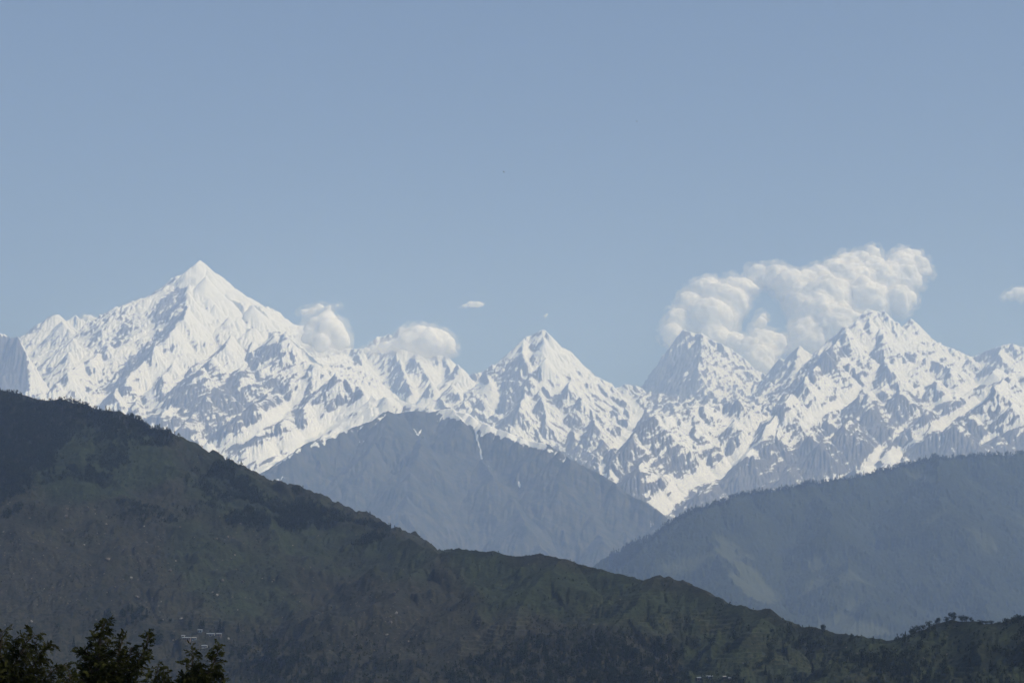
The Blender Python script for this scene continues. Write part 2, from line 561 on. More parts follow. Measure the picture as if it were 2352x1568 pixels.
def build_range():
    NX, NY = 1560, 1000
    u = np.linspace(-110, 2462, NX)
    ys = np.concatenate((np.linspace(12.6, 15, 210)[:-1], np.linspace(15, 22.6, 740)[:-1], np.linspace(22.6, 25.0, NY - 948))) * KM
    Y = np.repeat(ys[:, None], NX, 1).astype(F32)
    X = ((u[None] - 1176) / FP * Y * 1.019).astype(F32)
    lines = [(refine(L(p), 1.2, 50 + i), k1, k2, d0, mid) for i, (mid, k1, k2, d0, p) in enumerate(RANGE)]
    wx = fbm(X, Y, 700, 4, 5) * 18
    wy = fbm(X, Y, 700, 4, 25) * 90
    Z, D, S, I = seg_field(X + wx, Y + wy, lines)
    B = base_z(X, Y) + fbm(X, Y, 1400, 4, 40) * 110
    # smooth union with the rising floor of the cirques
    k = 120.0
    h = np.clip(0.5 + 0.5 * (Z - B) / k, 0, 1)
    Z = B + (Z - B) * h + k * h * (1 - h)
    grow = sstep(0, 420, D)
    # flutes running down from each crest, then rock ribs, ledges and gullies
    fl = ridged(S, D * 0.22, 260, 3, 60) - 0.5
    fl2 = ridged(S, D * 0.3, 85, 3, 70) - 0.5
    Z = Z + fl * (20 + 95 * grow) * sstep(0, 90, D) + fl2 * (8 + 26 * grow) * sstep(0, 40, D)
    U0, V0 = to_uv(X, Y, Z)
    ice = np.zeros_like(X)                              # smooth where old snow and ice lie deep
    for poly, sf, am in SNOW_POLYS:
        ice = np.maximum(ice, min(1.0, am * 1.2) * poly_mask(U0, V0, poly, sf + 6))
    for pts, w0, w1 in SNOW_LINES:
        ice = np.maximum(ice, 0.9 * line_mask(U0, V0, pts, w0, w1))
        Z = Z - 38 * line_mask(U0, V0, pts, w0 * 1.5, w1 * 1.5)
    rough = 1 - 0.75 * ice
    # long ribs and couloirs slanting across the faces: up to the right on both flanks, up to the left on the central peak
    wb = fbm(X, Y, 420, 3, 90) * 75
    cen = sstep(1010, 1090, U0) * (1 - sstep(1440, 1500, U0))
    ra = ridged(X * 0.79 - Y * 0.61 + wb, (X * 0.61 + Y * 0.79) * 0.17, 270, 6, 80, 0.62)
    rb = ridged(X * 0.85 + Y * 0.53 + wb, (Y * 0.85 - X * 0.53) * 0.2, 270, 6, 81, 0.62)
    rg = ra * (1 - cen) + rb * cen - 0.45
    Z = Z + rg * 105 * (0.10 + 0.90 * grow) * rough
    rx, ry = X * 0.87 + Y * 0.5, Y * 0.87 - X * 0.5
    rg2 = ridged(rx * 0.8 - ry * 0.6, ry * 0.8 + rx * 0.6, 95, 4, 85, 0.6) - 0.45
    Z = Z + rg2 * 22 * (0.15 + 0.85 * grow) * rough
    # tilted strata: ledges dipping to the left
    q = Z * 0.8 - X * 0.45 + fbm(X, Y, 500, 3, 110) * 70
    for lam, amp in ((130.0, 13.0), (47.0, 7.0), (26.0, 3.5)):
        t = q / lam
        f = t - np.floor(t)
        Z = Z + (sstep(0.15, 0.85, f) - f) * amp * 2.2 * (0.3 + 0.7 * grow) * rough
    Z = Z + fbm(X, Y, 60, 4, 120, 0.6) * (2 + 8 * grow) * rough
    Z0 = Z
    t_ = time.time()
    Z = erode(Z.astype(F32), 7.5, batches=6, seed=4, weight=(0.06 + 0.94 * sstep(10, 90, D)) * (1 - 0.93 * ice))
    print('erosion', time.time() - t_, np.abs(Z - Z0).mean(), np.abs(Z - Z0).max())
    Z = Z0 + blur(np.clip(Z - Z0, -50, 50), 1) * (1 - 0.5 * ice)
    build_range.rib = rg
    return X, Y, Z.astype(F32), D, S, I, NX, NY


def slopes(X, Y, Z):
    """Surface normal of a perspective grid."""
    ax, ay, az = np.gradient(X, axis=1), np.gradient(Y, axis=1), np.gradient(Z, axis=1)
    bx, by, bz = np.gradient(X, axis=0), np.gradient(Y, axis=0), np.gradient(Z, axis=0)
    nx, ny, nz = ay * bz - az * by, az * bx - ax * bz, ax * by - ay * bx
    ln = np.sqrt(nx * nx + ny * ny + nz * nz) + 1e-9
    s = np.sign(nz)
    return nx / ln * s, ny / ln * s, nz / ln * s


ROCK_AND_SHADE_POLYS = [
    ([(393, 668), (430, 659), (421, 690), (389, 730), (351, 738), (353, 717), (366, 686)], 5, 1.2),
    ([(-120, 760), (45, 772), (70, 860), (40, 930), (-120, 930)], 8, 1.35),
    ([(278, 745), (310, 725), (300, 760), (270, 800), (248, 800)], 6, 0.8),
    ([(300, 900), (500, 850), (690, 880), (600, 960), (420, 1000), (300, 960)], 40, 0.6),
    ([(1880, 990), (2050, 900), (2200, 930), (2000, 1060), (1800, 1110), (1650, 1150), (1560, 1180), (1760, 1030)], 25, 0.7),
    ([(2150, 1000), (2400, 960), (2400, 1080), (2050, 1090)], 30, 0.8),
    ([(1880, 825), (1915, 790), (1960, 805), (1900, 860), (1850, 890)], 8, 0.8),
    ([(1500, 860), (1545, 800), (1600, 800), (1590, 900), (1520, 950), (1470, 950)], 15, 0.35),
    ([(1480, 890), (1560, 765), (1625, 770), (1740, 850), (1740, 930), (1600, 945), (1460, 960)], 12, 0.35),  # extra bare rock paints the cloud's shade over the whole hazy peak
    ([(1165, 870), (1215, 830), (1220, 880), (1190, 930)], 8, 0.5),
]
ROCK_LINES = [
    ([(428, 712), (395, 748), (360, 782), (320, 815), (285, 850)], 7, 10),
    ([(630, 800), (590, 830), (550, 870), (500, 900)], 7, 10),
    ([(540, 1032), (590, 1008), (640, 990)], 5, 3),
    ([(480, 622), (460, 645)], 3, 3),
]


def snow_mask(X, Y, Z, D, I):
    nx, ny, nz = slopes(X, Y, Z)
    Zs = blur(Z, 6)
    sx, sy, sz = slopes(X, Y, Zs)
    cav = (blur(Z, 10) - Z) / 12.0                      # + in gullies
    U, V = to_uv(X, Y, Z)
    up = (860 - V) / 260.0                              # + high on the faces
    # patches drawn out along the dip of the strata: rising to the right on both flanks, to the left on the central peak
    mx, my, mz = slopes(X, Y, blur(Z, 3))
    wob = fbm(X, Y, 600, 3, 190) * 60
    st1 = fbm(X * 0.80 + Z * 0.60, (-X * 0.60 + Z * 0.80 + wob) * 4.2 + Y * 0.12, 190, 7, 200, 0.76)
    st2 = fbm(-X * 0.62 + Z * 0.78, (X * 0.78 + Z * 0.62 + wob) * 3.8 + Y * 0.12, 190, 7, 220, 0.76)
    w = sstep(1000, 1090, U) * (1 - sstep(1440, 1500, U))
    st = (st1 * (1 - w) + st2 * w) * 0.8
    big = fbm(X, Z * 1.3 + Y * 0.2, 900, 3, 240)
    m = 0.72 + 1.05 * st + 0.30 * big + 1.0 * (sz - 0.70) + 0.7 * (mz - 0.70) + 0.3 * (nz - 0.7) + np.clip(cav, -1, 1) * 0.18 + 0.62 * np.clip(up, -1.0, 0.8)
    m = m + 0.45 * sx + 0.60 * mx                       # rock shows on the steeper left-hand faces
    m = m - 0.35 * build_range.rib                      # ribs stand bare, couloirs hold the snow
    for pts, w0, w1 in SNOW_LINES:
        m = m + 1.3 * line_mask(U, V, pts, w0, w1) * (1 + 0.3 * st)
    for pts, w0, w1 in ROCK_LINES:
        m = m - 0.8 * line_mask(U, V, pts, w0, w1)
    for poly, s, a_ in SNOW_POLYS:
        m = m + a_ * poly_mask(U, V, poly, s)
    for poly, s, a_ in ROCK_AND_SHADE_POLYS:
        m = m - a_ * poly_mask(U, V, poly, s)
    return m


def mat_snow_rock(name, rock_a, rock_b, soft=0.16, dip=math.radians(37)):
    t = NT(name)
    p = t.pos()
    sn = t.attr('snow')
    n1 = t.noise(p, 0.05, 8, 0.72)
    n2 = t.noise(t.mapped(t.mapped(p, (1, 1, 1), (0, dip, 0)), (0.3, 0.3, 1)), 0.035, 8, 0.68)
    k = t.math('ADD', sn, t.math('MULTIPLY', t.math('SUBTRACT', n1, 0.5), 0.55))
    k = t.math('ADD', k, t.math('MULTIPLY', t.math('SUBTRACT', n2, 0.5), 1.0))
    fac = t.ramp(k, [(0.5 - soft, 0.0), (0.5 + soft, 1.0)], 'EASE')
    rock = t.mix(t.ramp(n2, [(0.38, 0.0), (0.62, 1.0)]), rock_a, rock_b)
    col = t.mix(fac, rock, (0.86, 0.875, 0.89))
    t.surf(col, 0.85, 0.1, bump=n1, bstr=0.5, bdist=22.0)
    return t.m


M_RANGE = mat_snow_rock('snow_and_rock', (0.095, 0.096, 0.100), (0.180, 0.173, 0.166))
X, Y, Z, D, S, I, NX, NY = build_range()
print('range field', time.time() - T0)
snow = snow_mask(X, Y, Z, D, I)
print('snow mask', time.time() - T0)
V3 = np.stack((X, Y, Z), -1).reshape(-1, 3)
FC = grid_faces(NY, NX)
# every massif is a hill of its own: the faces go to the crest that they hang from
fid = I.ravel()[FC[:, 0]]
names = {0: ('snow_mountain', 'low rounded snow domes behind the left flank of the great pyramid'),
         1: ('rock_mountain', 'bare grey rock tower at the left end of the snow range'),
         2: ('snow_mountain', 'tallest white pyramid peak with a broad snow streaked flank'),
         3: ('snow_mountain', 'jagged fluted crest half hidden by a low flat cloud'),
         4: ('snow_mountain', 'slim central snow peak with a blunt hooked summit'),
         5: ('snow_mountain', 'hazy blue shaded peak in front of the big white cloud'),
         6: ('snow_mountain', 'broken snow and rock spur below the hazy shaded peak'),
         7: ('snow_mountain', 'broad right massif with twin summits and rock slopes'),
         8: ('snow_mountain', 'dark rocky spur at the right end of the snow range')}
for mid, (nm, lab) in names.items():
    fsel = FC[fid == mid]
    if not len(fsel):
        continue
    used = np.unique(fsel)
    remap = np.full(len(V3), -1, np.int32)
    remap[used] = np.arange(len(used))
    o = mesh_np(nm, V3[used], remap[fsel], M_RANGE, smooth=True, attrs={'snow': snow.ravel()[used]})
    tag(o, lab, None, None, 'structure')
print('range mesh', time.time() - T0)
# ================================================================== nearer mountains and hills
def field_object(u0, u1, nx, ys, lines, base, extra, floor_k=60.0, warp=20.0, wl=250.0, seed=0):
    Y = np.repeat(ys[:, None], nx, 1).astype(F32)
    X = ((np.linspace(u0, u1, nx)[None] - 1176) / FP * Y * 1.01).astype(F32)
    wx = fbm(X, Y, wl, 3, 300 + seed) * warp
    wy = fbm(X, Y, wl, 3, 310 + seed) * warp * 1.5
    Z, D, S, I = seg_field(X + wx, Y + wy, lines)
    B = base(X, Y)
    h = np.clip(0.5 + 0.5 * (Z - B) / floor_k, 0, 1)
    Z = B + (Z - B) * h + floor_k * h * (1 - h)
    Z = extra(X, Y, Z, D, S)
    return X, Y, Z.astype(F32), D, S


def visible(X, Y, Z):
    """Which grid points the camera can see (columns are lines of sight)."""
    e = Z / Y
    run = np.maximum.accumulate(e, axis=0)
    return e >= run - 1e-5


# ---- the grey buttress in the middle
MIDL = [
    (1.0, 0.62, 300, [(540, 1125, 11.9), (590, 1090), (650, 1050), (700, 1022), (760, 1000), (800, 986), (850, 966), (873, 949), (888, 945, 13.3), (905, 950), (945, 943), (985, 946), (1026, 938, 13.6), (1050, 945), (1075, 951),
                      (1092, 966), (1110, 970), (1150, 986), (1190, 1000), (1210, 1010), (1240, 1014), (1270, 1028), (1300, 1045), (1340, 1066), (1400, 1100), (1450, 1131), (1500, 1166), (1530, 1192), (1580, 1235, 11.0), (1640, 1290, 10.6)]),
    (0.9, 0.6, 260, [(888, 945, 13.3), (870, 1000), (830, 1060), (770, 1120), (700, 1180), (620, 1240, 10.8)]),
    (0.9, 0.6, 260, [(1050, 945, 13.55), (1085, 1000), (1110, 1060), (1150, 1120), (1200, 1190), (1260, 1270, 10.6)]),
    (0.9, 0.6, 260, [(1210, 1010, 13.0), (1250, 1060), (1300, 1120), (1360, 1190), (1420, 1280, 10.5)]),
    (0.9, 0.6, 260, [(970, 946, 13.4), (970, 1010), (950, 1080), (930, 1150), (900, 1240, 10.6)]),
]


def mid_base(X, Y):
    yk = np.array([8, 9.6, 10.4, 11.5, 12.5, 13.6, 15]) * KM
    vv = np.array([1750, 1500, 1430, 1340, 1290, 1260, 1320])
    return np.interp(Y, yk, [at(1176, v, y)[2] for v, y in zip(vv, yk)]).astype(F32)


def mid_extra(X, Y, Z, D, S):
    g = sstep(0, 300, D)
    Z = Z + (ridged(S, D * 0.25, 190, 4, 400, 0.55) - 0.5) * (6 + 60 * g)
    Z = Z + (ridged(X * 0.8 + Y * 0.3, Y * 0.5 - X * 0.3, 340, 5, 410) - 0.45) * (8 + 105 * g)
    return Z + fbm(X, Y, 60, 4, 420) * (2 + 5 * g)


def crest(pts):
    return L(pts)


ys = np.linspace(9.4, 14.2, 420) * KM
X, Y, Z, D, S = field_object(430, 1700, 760, ys, [(refine(L(p), 0.8, 500 + i), a, b, d, 0) for i, (a, b, d, p) in enumerate(MIDL)], mid_base, mid_extra, warp=30, wl=500, seed=1)
Z0 = Z
Z = erode(Z, 10.5, batches=2, n=16000, steps=80, seed=14, weight=0.05 + 0.95 * sstep(15, 90, D), inertia=0.25)
Z = Z0 + blur(np.clip(Z - Z0, -40, 40), 3)
U, V = to_uv(X, Y, Z)
nx_, ny_, nz_ = slopes(X, Y, Z)
cav = (blur(Z, 8) - Z) / 8
crestv = np.interp(U, [540, 590, 700, 800, 873, 945, 1026, 1092, 1150, 1240, 1340, 1450, 1530, 1640], [1125, 1090, 1022, 986, 949, 943, 938, 966, 986, 1014, 1066, 1131, 1192, 1290])
below = V - crestv
a_, b_ = X * 0.75 + Z * 0.66, -X * 0.66 + Z * 0.75
st = fbm(a_, b_ * 2.0, 240, 5, 430, 0.6)
m = -0.35 + 0.75 * st + 0.5 * np.clip(cav, -1, 1)
m += 1.2 * (1 - sstep(2, 38, below)) * sstep(980, 1040, U) * (1 - sstep(1230, 1290, U))
m += 0.55 * (1 - sstep(2, 22, below)) * (1 - sstep(1400, 1450, U)) * sstep(900, 960, U)
m += 1.0 * (1 - sstep(2, 30, below)) * (1 - sstep(820, 900, U))
m -= 0.9 * sstep(36, 90, below)
for pts, w0, w1 in [([(1092, 985), (1096, 1010), (1103, 1030), (1106, 1052)], 2.5, 2.5), ([(1178, 1072), (1185, 1090), (1194, 1116)], 1.5, 2.2), ([(1106, 1000), (1124, 975), (1114, 992)], 3, 3),
                    ([(950, 985), (960, 1000), (968, 985)], 3, 2), ([(1205, 1012), (1240, 1010)], 4, 4), ([(1106, 1052), (1120, 1068), (1130, 1076)], 1, 0.8)]:
    m += 2.0 * line_mask(U, V, pts, w0 * 0.9, w1 * 0.9) * (0.8 + 0.5 * st)
M_MID = mat_snow_rock('scree_and_late_snow', (0.026, 0.036, 0.028), (0.100, 0.096, 0.074), 0.06, math.radians(-40))
o = mesh_np('scree_mountain', np.stack((X, Y, Z), -1).reshape(-1, 3), grid_faces(len(ys), 760), M_MID, smooth=True, attrs={'snow': m})
tag(o, 'grey scree mountain with snow only along its crest, below the central peak', None, None, 'structure')
print('mid', time.time() - T0)

# ---- forested mountain on the right
FORL = [
    (0.9, 0.6, 250, [(1340, 1379, 7.0), (1405, 1321, 7.4), (1450, 1288), (1490, 1258), (1530, 1217), (1565, 1198), (1600, 1179), (1650, 1162), (1700, 1144), (1750, 1135), (1800, 1130), (1865, 1118), (1900, 1111), (1950, 1103),
                     (2000, 1093), (2050, 1080), (2100, 1069), (2150, 1060), (2200, 1056), (2270, 1051), (2352, 1043), (2480, 1035, 9.0)]),
    (0.7, 0.55, 250, [(1600, 1170, 7.9), (1620, 1230), (1660, 1300), (1720, 1380), (1790, 1440, 6.3)]),
    (0.7, 0.55, 250, [(1865, 1109, 8.3), (1900, 1180), (1930, 1260), (1960, 1340), (2010, 1420, 6.4)]),
    (0.7, 0.55, 250, [(2150, 1051, 8.7), (2160, 1140), (2180, 1240), (2230, 1340), (2280, 1420, 6.4)]),
]


def for_base(X, Y):
    yk = np.array([5.5, 6.2, 7.0, 8.0, 9.2, 10]) * KM
    vv = np.array([1640, 1540, 1460, 1400, 1380, 1420])
    return np.interp(Y, yk, [at(1176, v, y)[2] for v, y in zip(vv, yk)]).astype(F32)


def for_extra(X, Y, Z, D, S):
    g = sstep(0, 200, D)
    Z = Z + (ridged(S, D * 0.3, 160, 4, 520, 0.55) - 0.5) * (4 + 45 * g)
    Z = Z + (ridged(X * 0.9 + Y * 0.3, Y * 0.5 - X * 0.3, 200, 4, 530) - 0.45) * (4 + 40 * g)
    return Z


ys = np.concatenate((np.linspace(5.6, 9.2, 640)[:-1], np.linspace(9.2, 10.2, 20))) * KM
X, Y, Z, D, S = field_object(1300, 2470, 900, ys, [(refine(L(p), 0.6, 600 + i), a, b, d, 0) for i, (a, b, d, p) in enumerate(FORL)], for_base, for_extra, warp=20, wl=400, seed=2)
Z0 = Z
Z = erode(Z, 6.0, batches=1, n=30000, steps=60, seed=15, weight=0.05 + 0.95 * sstep(10, 60, D))
Z = Z0 + blur(np.clip(Z - Z0, -30, 30), 3)
U, V = to_uv(X, Y, Z)
clear = np.zeros_like(X)
for poly in ([(1641, 1232), (1690, 1255), (1735, 1310), (1805, 1382), (1765, 1388), (1705, 1365), (1675, 1322), (1652, 1275)],
             [(1880, 1425), (1930, 1400), (1990, 1430), (2060, 1462), (1880, 1470)],
             [(1850, 1285), (1885, 1275), (1895, 1310), (1870, 1315)],
             [(2075, 1075), (2150, 1090), (2160, 1110), (2090, 1100)]):
    clear = np.maximum(clear, poly_mask(U + fbm(X, Y, 120, 3, 540) * 12, V + fbm(X, Y, 120, 3, 550) * 8, poly, 4))
clear = np.maximum(clear, sstep(0.45, 0.75, fbm(X, Y, 320, 4, 560)) * 0.8)
# canopy: crowns a few metres across that stand as rounded tops
cell = 1.0 - np.abs(fbm(X, Y, 26, 2, 570, 0.6))
canopy = np.maximum(cell, 0) * 13 + np.maximum(pn(X / 11, Y / 11, 580), 0) * 11
Z = Z + canopy * (1 - 0.9 * clear)
t = NT('forest_canopy')
p = t.pos()
n1 = t.noise(p, 0.06, 5, 0.6)
n2 = t.noise(p, 0.006, 5, 0.6)
c = t.mix(t.ramp(n1, [(0.3, 0.0), (0.7, 1.0)]), (0.012, 0.017, 0.010), (0.026, 0.034, 0.018))
c = t.mix(t.ramp(n2, [(0.42, 0.0), (0.7, 1.0)]), c, (0.032, 0.040, 0.022))
c = t.mix(t.attr('clear'), c, (0.060, 0.068, 0.038))
t.surf(c, 0.95, 0.05, bump=n1, bstr=0.6, bdist=8)
o = mesh_np('forest_mountain', np.stack((X, Y, Z), -1).reshape(-1, 3), grid_faces(len(ys), 900), t.m, smooth=True, attrs={'clear': clear})
tag(o, 'dark forested mountain slope rising to the right behind the near ridge', None, None, 'structure')
FOR = (X, Y, Z, U, V)
print('forest', time.time() - T0)

# ---- the near hill with the village, and the wooded knoll at its right end
HILLL = [
    (0.62, 0.45, 84, [(-140, 880, 2.625), (-60, 887), (0, 898, 2.52), (60, 909), (100, 916), (150, 923), (200, 936), (240, 941), (270, 947), (330, 973), (400, 1003), (460, 1030), (500, 1051), (545, 1079), (590, 1109, 2.24),
                       (640, 1146), (700, 1169), (760, 1191), (800, 1203), (850, 1211), (885, 1221), (920, 1239), (950, 1241), (985, 1256), (1012, 1272, 1.904), (1030, 1266), (1060, 1257), (1100, 1260), (1150, 1271), (1200, 1273),
                       (1250, 1277), (1285, 1280), (1305, 1295), (1320, 1304), (1360, 1306), (1400, 1315), (1430, 1325), (1500, 1330), (1525, 1325), (1550, 1328), (1580, 1337), (1600, 1350), (1630, 1368), (1665, 1378), (1680, 1388),
                       (1720, 1395), (1760, 1400), (1790, 1405), (1815, 1425), (1860, 1440), (1900, 1452, 1.435), (1950, 1466), (2000, 1473), (2040, 1474), (2080, 1478, 1.344)]),
    (0.5, 0.42, 70, [(2020, 1500, 1.302), (2060, 1474), (2110, 1446), (2145, 1428), (2185, 1416), (2230, 1424), (2262, 1432), (2300, 1432), (2345, 1424), (2420, 1412, 1.162), (2520, 1405, 1.12)]),
    (0.55, 0.42, 63, [(270, 947, 2.401), (220, 1000), (160, 1070), (110, 1150), (60, 1250), (20, 1360, 1.834)]),
    (0.5, 0.42, 63, [(500, 1051, 2.289), (470, 1130), (420, 1220), (380, 1300), (350, 1370, 1.82)]),
    (0.5, 0.42, 63, [(1012, 1272, 1.904), (960, 1300), (920, 1340), (890, 1400), (870, 1450, 1.645)]),
    (0.5, 0.42, 56, [(1290, 1282, 1.75), (1255, 1310), (1215, 1350), (1190, 1400), (1180, 1450, 1.54)]),
    (0.5, 0.42, 56, [(1525, 1325, 1.645), (1480, 1365), (1430, 1410), (1400, 1450, 1.484)]),
    (0.5, 0.42, 56, [(1790, 1405, 1.505), (1740, 1440), (1700, 1480, 1.4)]),
]


def hill_base(X, Y):
    z = np.interp(Y, [630, 980, 1260, 1470, 1750, 2800], [-203, -63, -7, 0, 4, 7])
    return z.astype(F32)


def hill_extra(X, Y, Z, D, S):
    g = sstep(0, 63, D)
    Z = Z + (ridged(X * 0.8 - Y * 0.3, Y * 0.6 + X * 0.4, 105, 4, 620, 0.5) - 0.45) * (2.5 + 19 * g)
    Z = Z + (ridged(X * 0.9 + Y * 0.2, Y * 0.7 - X * 0.3, 46, 4, 625, 0.55) - 0.45) * (5.5 + 5.0 * g)
    Z = Z + (ridged(S, D * 0.4, 42, 3, 630) - 0.5) * (1.0 + 5 * g)
    Z = Z + fbm(X, Y, 15, 4, 640) * (0.7 + 1.1 * g)
    U, V = to_uv(X, Y, Z)
    ter = np.maximum.reduce([poly_mask(U, V, [(-100, 1400), (420, 1400), (640, 1430), (720, 1480), (800, 1568), (800, 1700), (-100, 1700)], 25),
                             poly_mask(U, V, [(1050, 1420), (1500, 1360), (1680, 1420), (1860, 1470), (2000, 1500), (2352, 1520), (2352, 1700), (1050, 1700)], 30) * 0.9])
    ter = ter * sstep(-0.6, 0.0, fbm(X, Y, 91, 3, 650))
    st_ = 3.0
    q = Z / st_ + fbm(X, Y, 126, 3, 660) * 1.2
    f = q - np.floor(q)
    Z = Z + ter * (sstep(0.72, 1.0, f) - f) * st_
    hill_extra.ter = ter
    hill_extra.f = f
    return Z


ys = np.concatenate((np.linspace(0.665, 1.05, 60)[:-1], np.linspace(1.05, 2.63, 900)[:-1], np.linspace(2.63, 3.01, 25))) * KM
NXH = 1400
X, Y, Z, D, S = field_object(-130, 2480, NXH, ys, [(refine(L(p), 0.5, 700 + i), a, b, d, 0) for i, (a, b, d, p) in enumerate(HILLL)], hill_base, hill_extra, floor_k=18, warp=7, wl=112, seed=3)
Z0 = Z
Z = erode(Z, 1.8, batches=2, n=40000, steps=70, seed=16, inertia=0.25, weight=(0.05 + 0.95 * sstep(5, 28, D)) * (1 - 0.8 * hill_extra.ter))
Z = Z0 + blur(np.clip(Z - Z0, -5, 5), 3)
U, V = to_uv(X, Y, Z)
VIS = visible(X, Y, Z)
hn = slopes(X, Y, Z)
scree = np.zeros_like(X)
for poly in ([(-100, 1260), (60, 1200), (150, 1260), (240, 1330), (160, 1400), (-100, 1400)], [(250, 1230), (330, 1180), (420, 1250), (330, 1330)], [(540, 1180), (620, 1240), (600, 1290), (530, 1250)],
             [(800, 1380), (960, 1330), (1010, 1420), (960, 1520), (800, 1500)]):
    scree = np.maximum(scree, poly_mask(U + fbm(X, Y, 42, 3, 670) * 25, V + fbm(X, Y, 42, 3, 680) * 20, poly, 14))
green = np.zeros_like(X)
for poly, am in (([(60, 1100), (190, 970), (330, 990), (420, 1080), (300, 1130), (120, 1160)], 1.0), ([(420, 1010), (800, 1190), (1000, 1260), (980, 1330), (700, 1300), (450, 1150)], 0.6),
                 ([(1000, 1250), (1320, 1290), (1700, 1380), (1900, 1450), (1860, 1500), (1500, 1440), (1100, 1400)], 0.8), ([(400, 1180), (640, 1250), (700, 1400), (500, 1420), (380, 1300)], 0.55),
                 ([(1560, 1440), (2352, 1430), (2352, 1600), (1560, 1600)], 0.7)):
    green = np.maximum(green, am * poly_mask(U + fbm(X, Y, 63, 3, 671) * 30, V + fbm(X, Y, 63, 3, 681) * 25, poly, 30))
t = NT('hill_turf')
p = t.pos()
n1 = t.noise(p, 0.36, 7, 0.7)
n2 = t.noise(p, 0.032, 7, 0.66)
n3 = t.noise(t.mapped(p, (1, 0.5, 1)), 0.13, 6, 0.68)
k2 = t.math('ADD', t.math('MULTIPLY', t.attr('green'), 0.5), t.math('MULTIPLY', n2, 0.9))
c = t.mix(t.ramp(k2, [(0.40, 0.0), (0.85, 1.0)]), (0.039, 0.035, 0.028), (0.031, 0.041, 0.022))
c = t.mix(t.ramp(n2, [(0.42, 0.55), (0.56, 0.0)]), c, (0.011, 0.016, 0.010))
c = t.mix(t.ramp(n3, [(0.48, 0.0), (0.72, 1.0)]), c, (0.012, 0.016, 0.009))
k = t.math('ADD', t.math('MULTIPLY', t.attr('scree'), 0.16), n3)
c = t.mix(t.ramp(k, [(0.68, 0.0), (0.84, 1.0)]), c, (0.046, 0.041, 0.035))
c = t.mix(t.math('MULTIPLY', t.attr('bank'), t.ramp(n1, [(0.35, 0.0), (0.7, 0.7)])), c, (0.095, 0.085, 0.050))
c = t.mix(t.ramp(n1, [(0.38, 0.85), (0.50, 0.0)]), c, (0.008, 0.012, 0.008))
c = t.mix(t.ramp(n1, [(0.64, 0.0), (0.76, 0.8)]), c, (0.11, 0.10, 0.085))
t.surf(c, 0.95, 0.05, bump=n1, bstr=0.6, bdist=2.0)
f = hill_extra.f
bank = hill_extra.ter * sstep(0.2, 0.4, f) * (1 - sstep(0.66, 0.78, f)) * sstep(-0.2, 0.4, fbm(X, Y, 50, 3, 690))
HX, HY, HZ, HU, HV, HD = X, Y, Z, U, V, D
hill = mesh_np('hill', np.stack((X, Y, Z), -1).reshape(-1, 3), grid_faces(len(ys), NXH), t.m, smooth=True, attrs={'scree': scree, 'bank': bank, 'green': green})
tag(hill, 'near dark hill with stony turf, terraces and a long falling ridge', None, None, 'structure')
print('hill', time.time() - T0)

# ---- the ground under everything: the terrace the camera stands on, the valley and the plain to the horizon
gx = np.concatenate((-np.geomspace(60000, 20, 60), [0], np.geomspace(20, 60000, 60)))
gy = np.concatenate((-np.geomspace(60000, 20, 30), [0], np.geomspace(6, 60000, 90)))
GX, GY = np.meshgrid(gx, gy)
GX, GY = GX.astype(F32), GY.astype(F32)
GZ = np.interp(GY, [-60000, -20, 12, 30, 60, 300, 900, 1000, 60000], [-4, -1.7, -1.7, -9, -14, -120, -300, -302, -302]).astype(F32)
GZ = GZ + fbm(GX, GY, 240, 3, 700) * 6 * sstep(20, 200, np.hypot(GX, GY))
t = NT('valley_ground')
p = t.pos()
c = t.mix(t.noise(p, 0.05, 6, 0.6), (0.035, 0.045, 0.02), (0.075, 0.07, 0.04))
t.surf(c, 0.95, 0.05)
o = mesh_np('ground', np.stack((GX, GY, GZ), -1).reshape(-1, 3), grid_faces(len(gy), len(gx)), t.m, smooth=True)
tag(o, 'grassy ground falling away from the viewpoint into the valley', None, None, 'structure')


def ground_z(x, y):
    return float(np.interp(y, [-60000, -20, 12, 30, 60, 300, 900, 1000, 60000], [-4, -1.7, -1.7, -9, -14, -120, -300, -302, -302]))


# ---- the air
def haze_box():
    x0, x1, y0, y1, z0, z1 = -16000, 16000, -3000, 26500, -330, 5300
    v = np.array([(x, y, z) for x in (x0, x1) for y in (y0, y1) for z in (z0, z1)])
    f = np.array([(0, 1, 3, 2), (4, 6, 7, 5), (0, 4, 5, 1), (2, 3, 7, 6), (0, 2, 6, 4), (1, 5, 7, 3)])
    m_ = bpy.data.materials.new('mountain_air')
    m_.use_nodes = True
    nt = m_.node_tree
    nt.nodes.clear()
    out = nt.nodes.new('ShaderNodeOutputMaterial')
    pv = nt.nodes.new('ShaderNodeVolumePrincipled')
    pv.inputs['Color'].default_value = (0.445, 0.62, 1.0, 1)
    pv.inputs['Absorption Color'].default_value = (0.66, 0.75, 1, 1)
    pv.inputs['Density'].default_value = HAZE_DENSITY
    pv.inputs['Anisotropy'].default_value = 0.0
    nt.links.new(pv.outputs[0], out.inputs['Volume'])
    m_.cycles.homogeneous_volume = True
    ob = mesh_np('haze', v, f, m_)
    tag(ob, 'pale blue haze filling the valley air', None, None, 'stuff')
    return ob


HAZE_DENSITY = 8.2e-5
haze_box()
# ================================================================== clouds
def cloud_core_material(name, depth):
    t = NT(name)
    p = t.surf((0.97, 0.97, 0.97), 1.0, 0.0)
    p.inputs['Subsurface Weight'].default_value = 0.8
    p.inputs['Subsurface Radius'].default_value = (1, 1, 1)
    p.inputs['Subsurface Scale'].default_value = depth
    return t.m


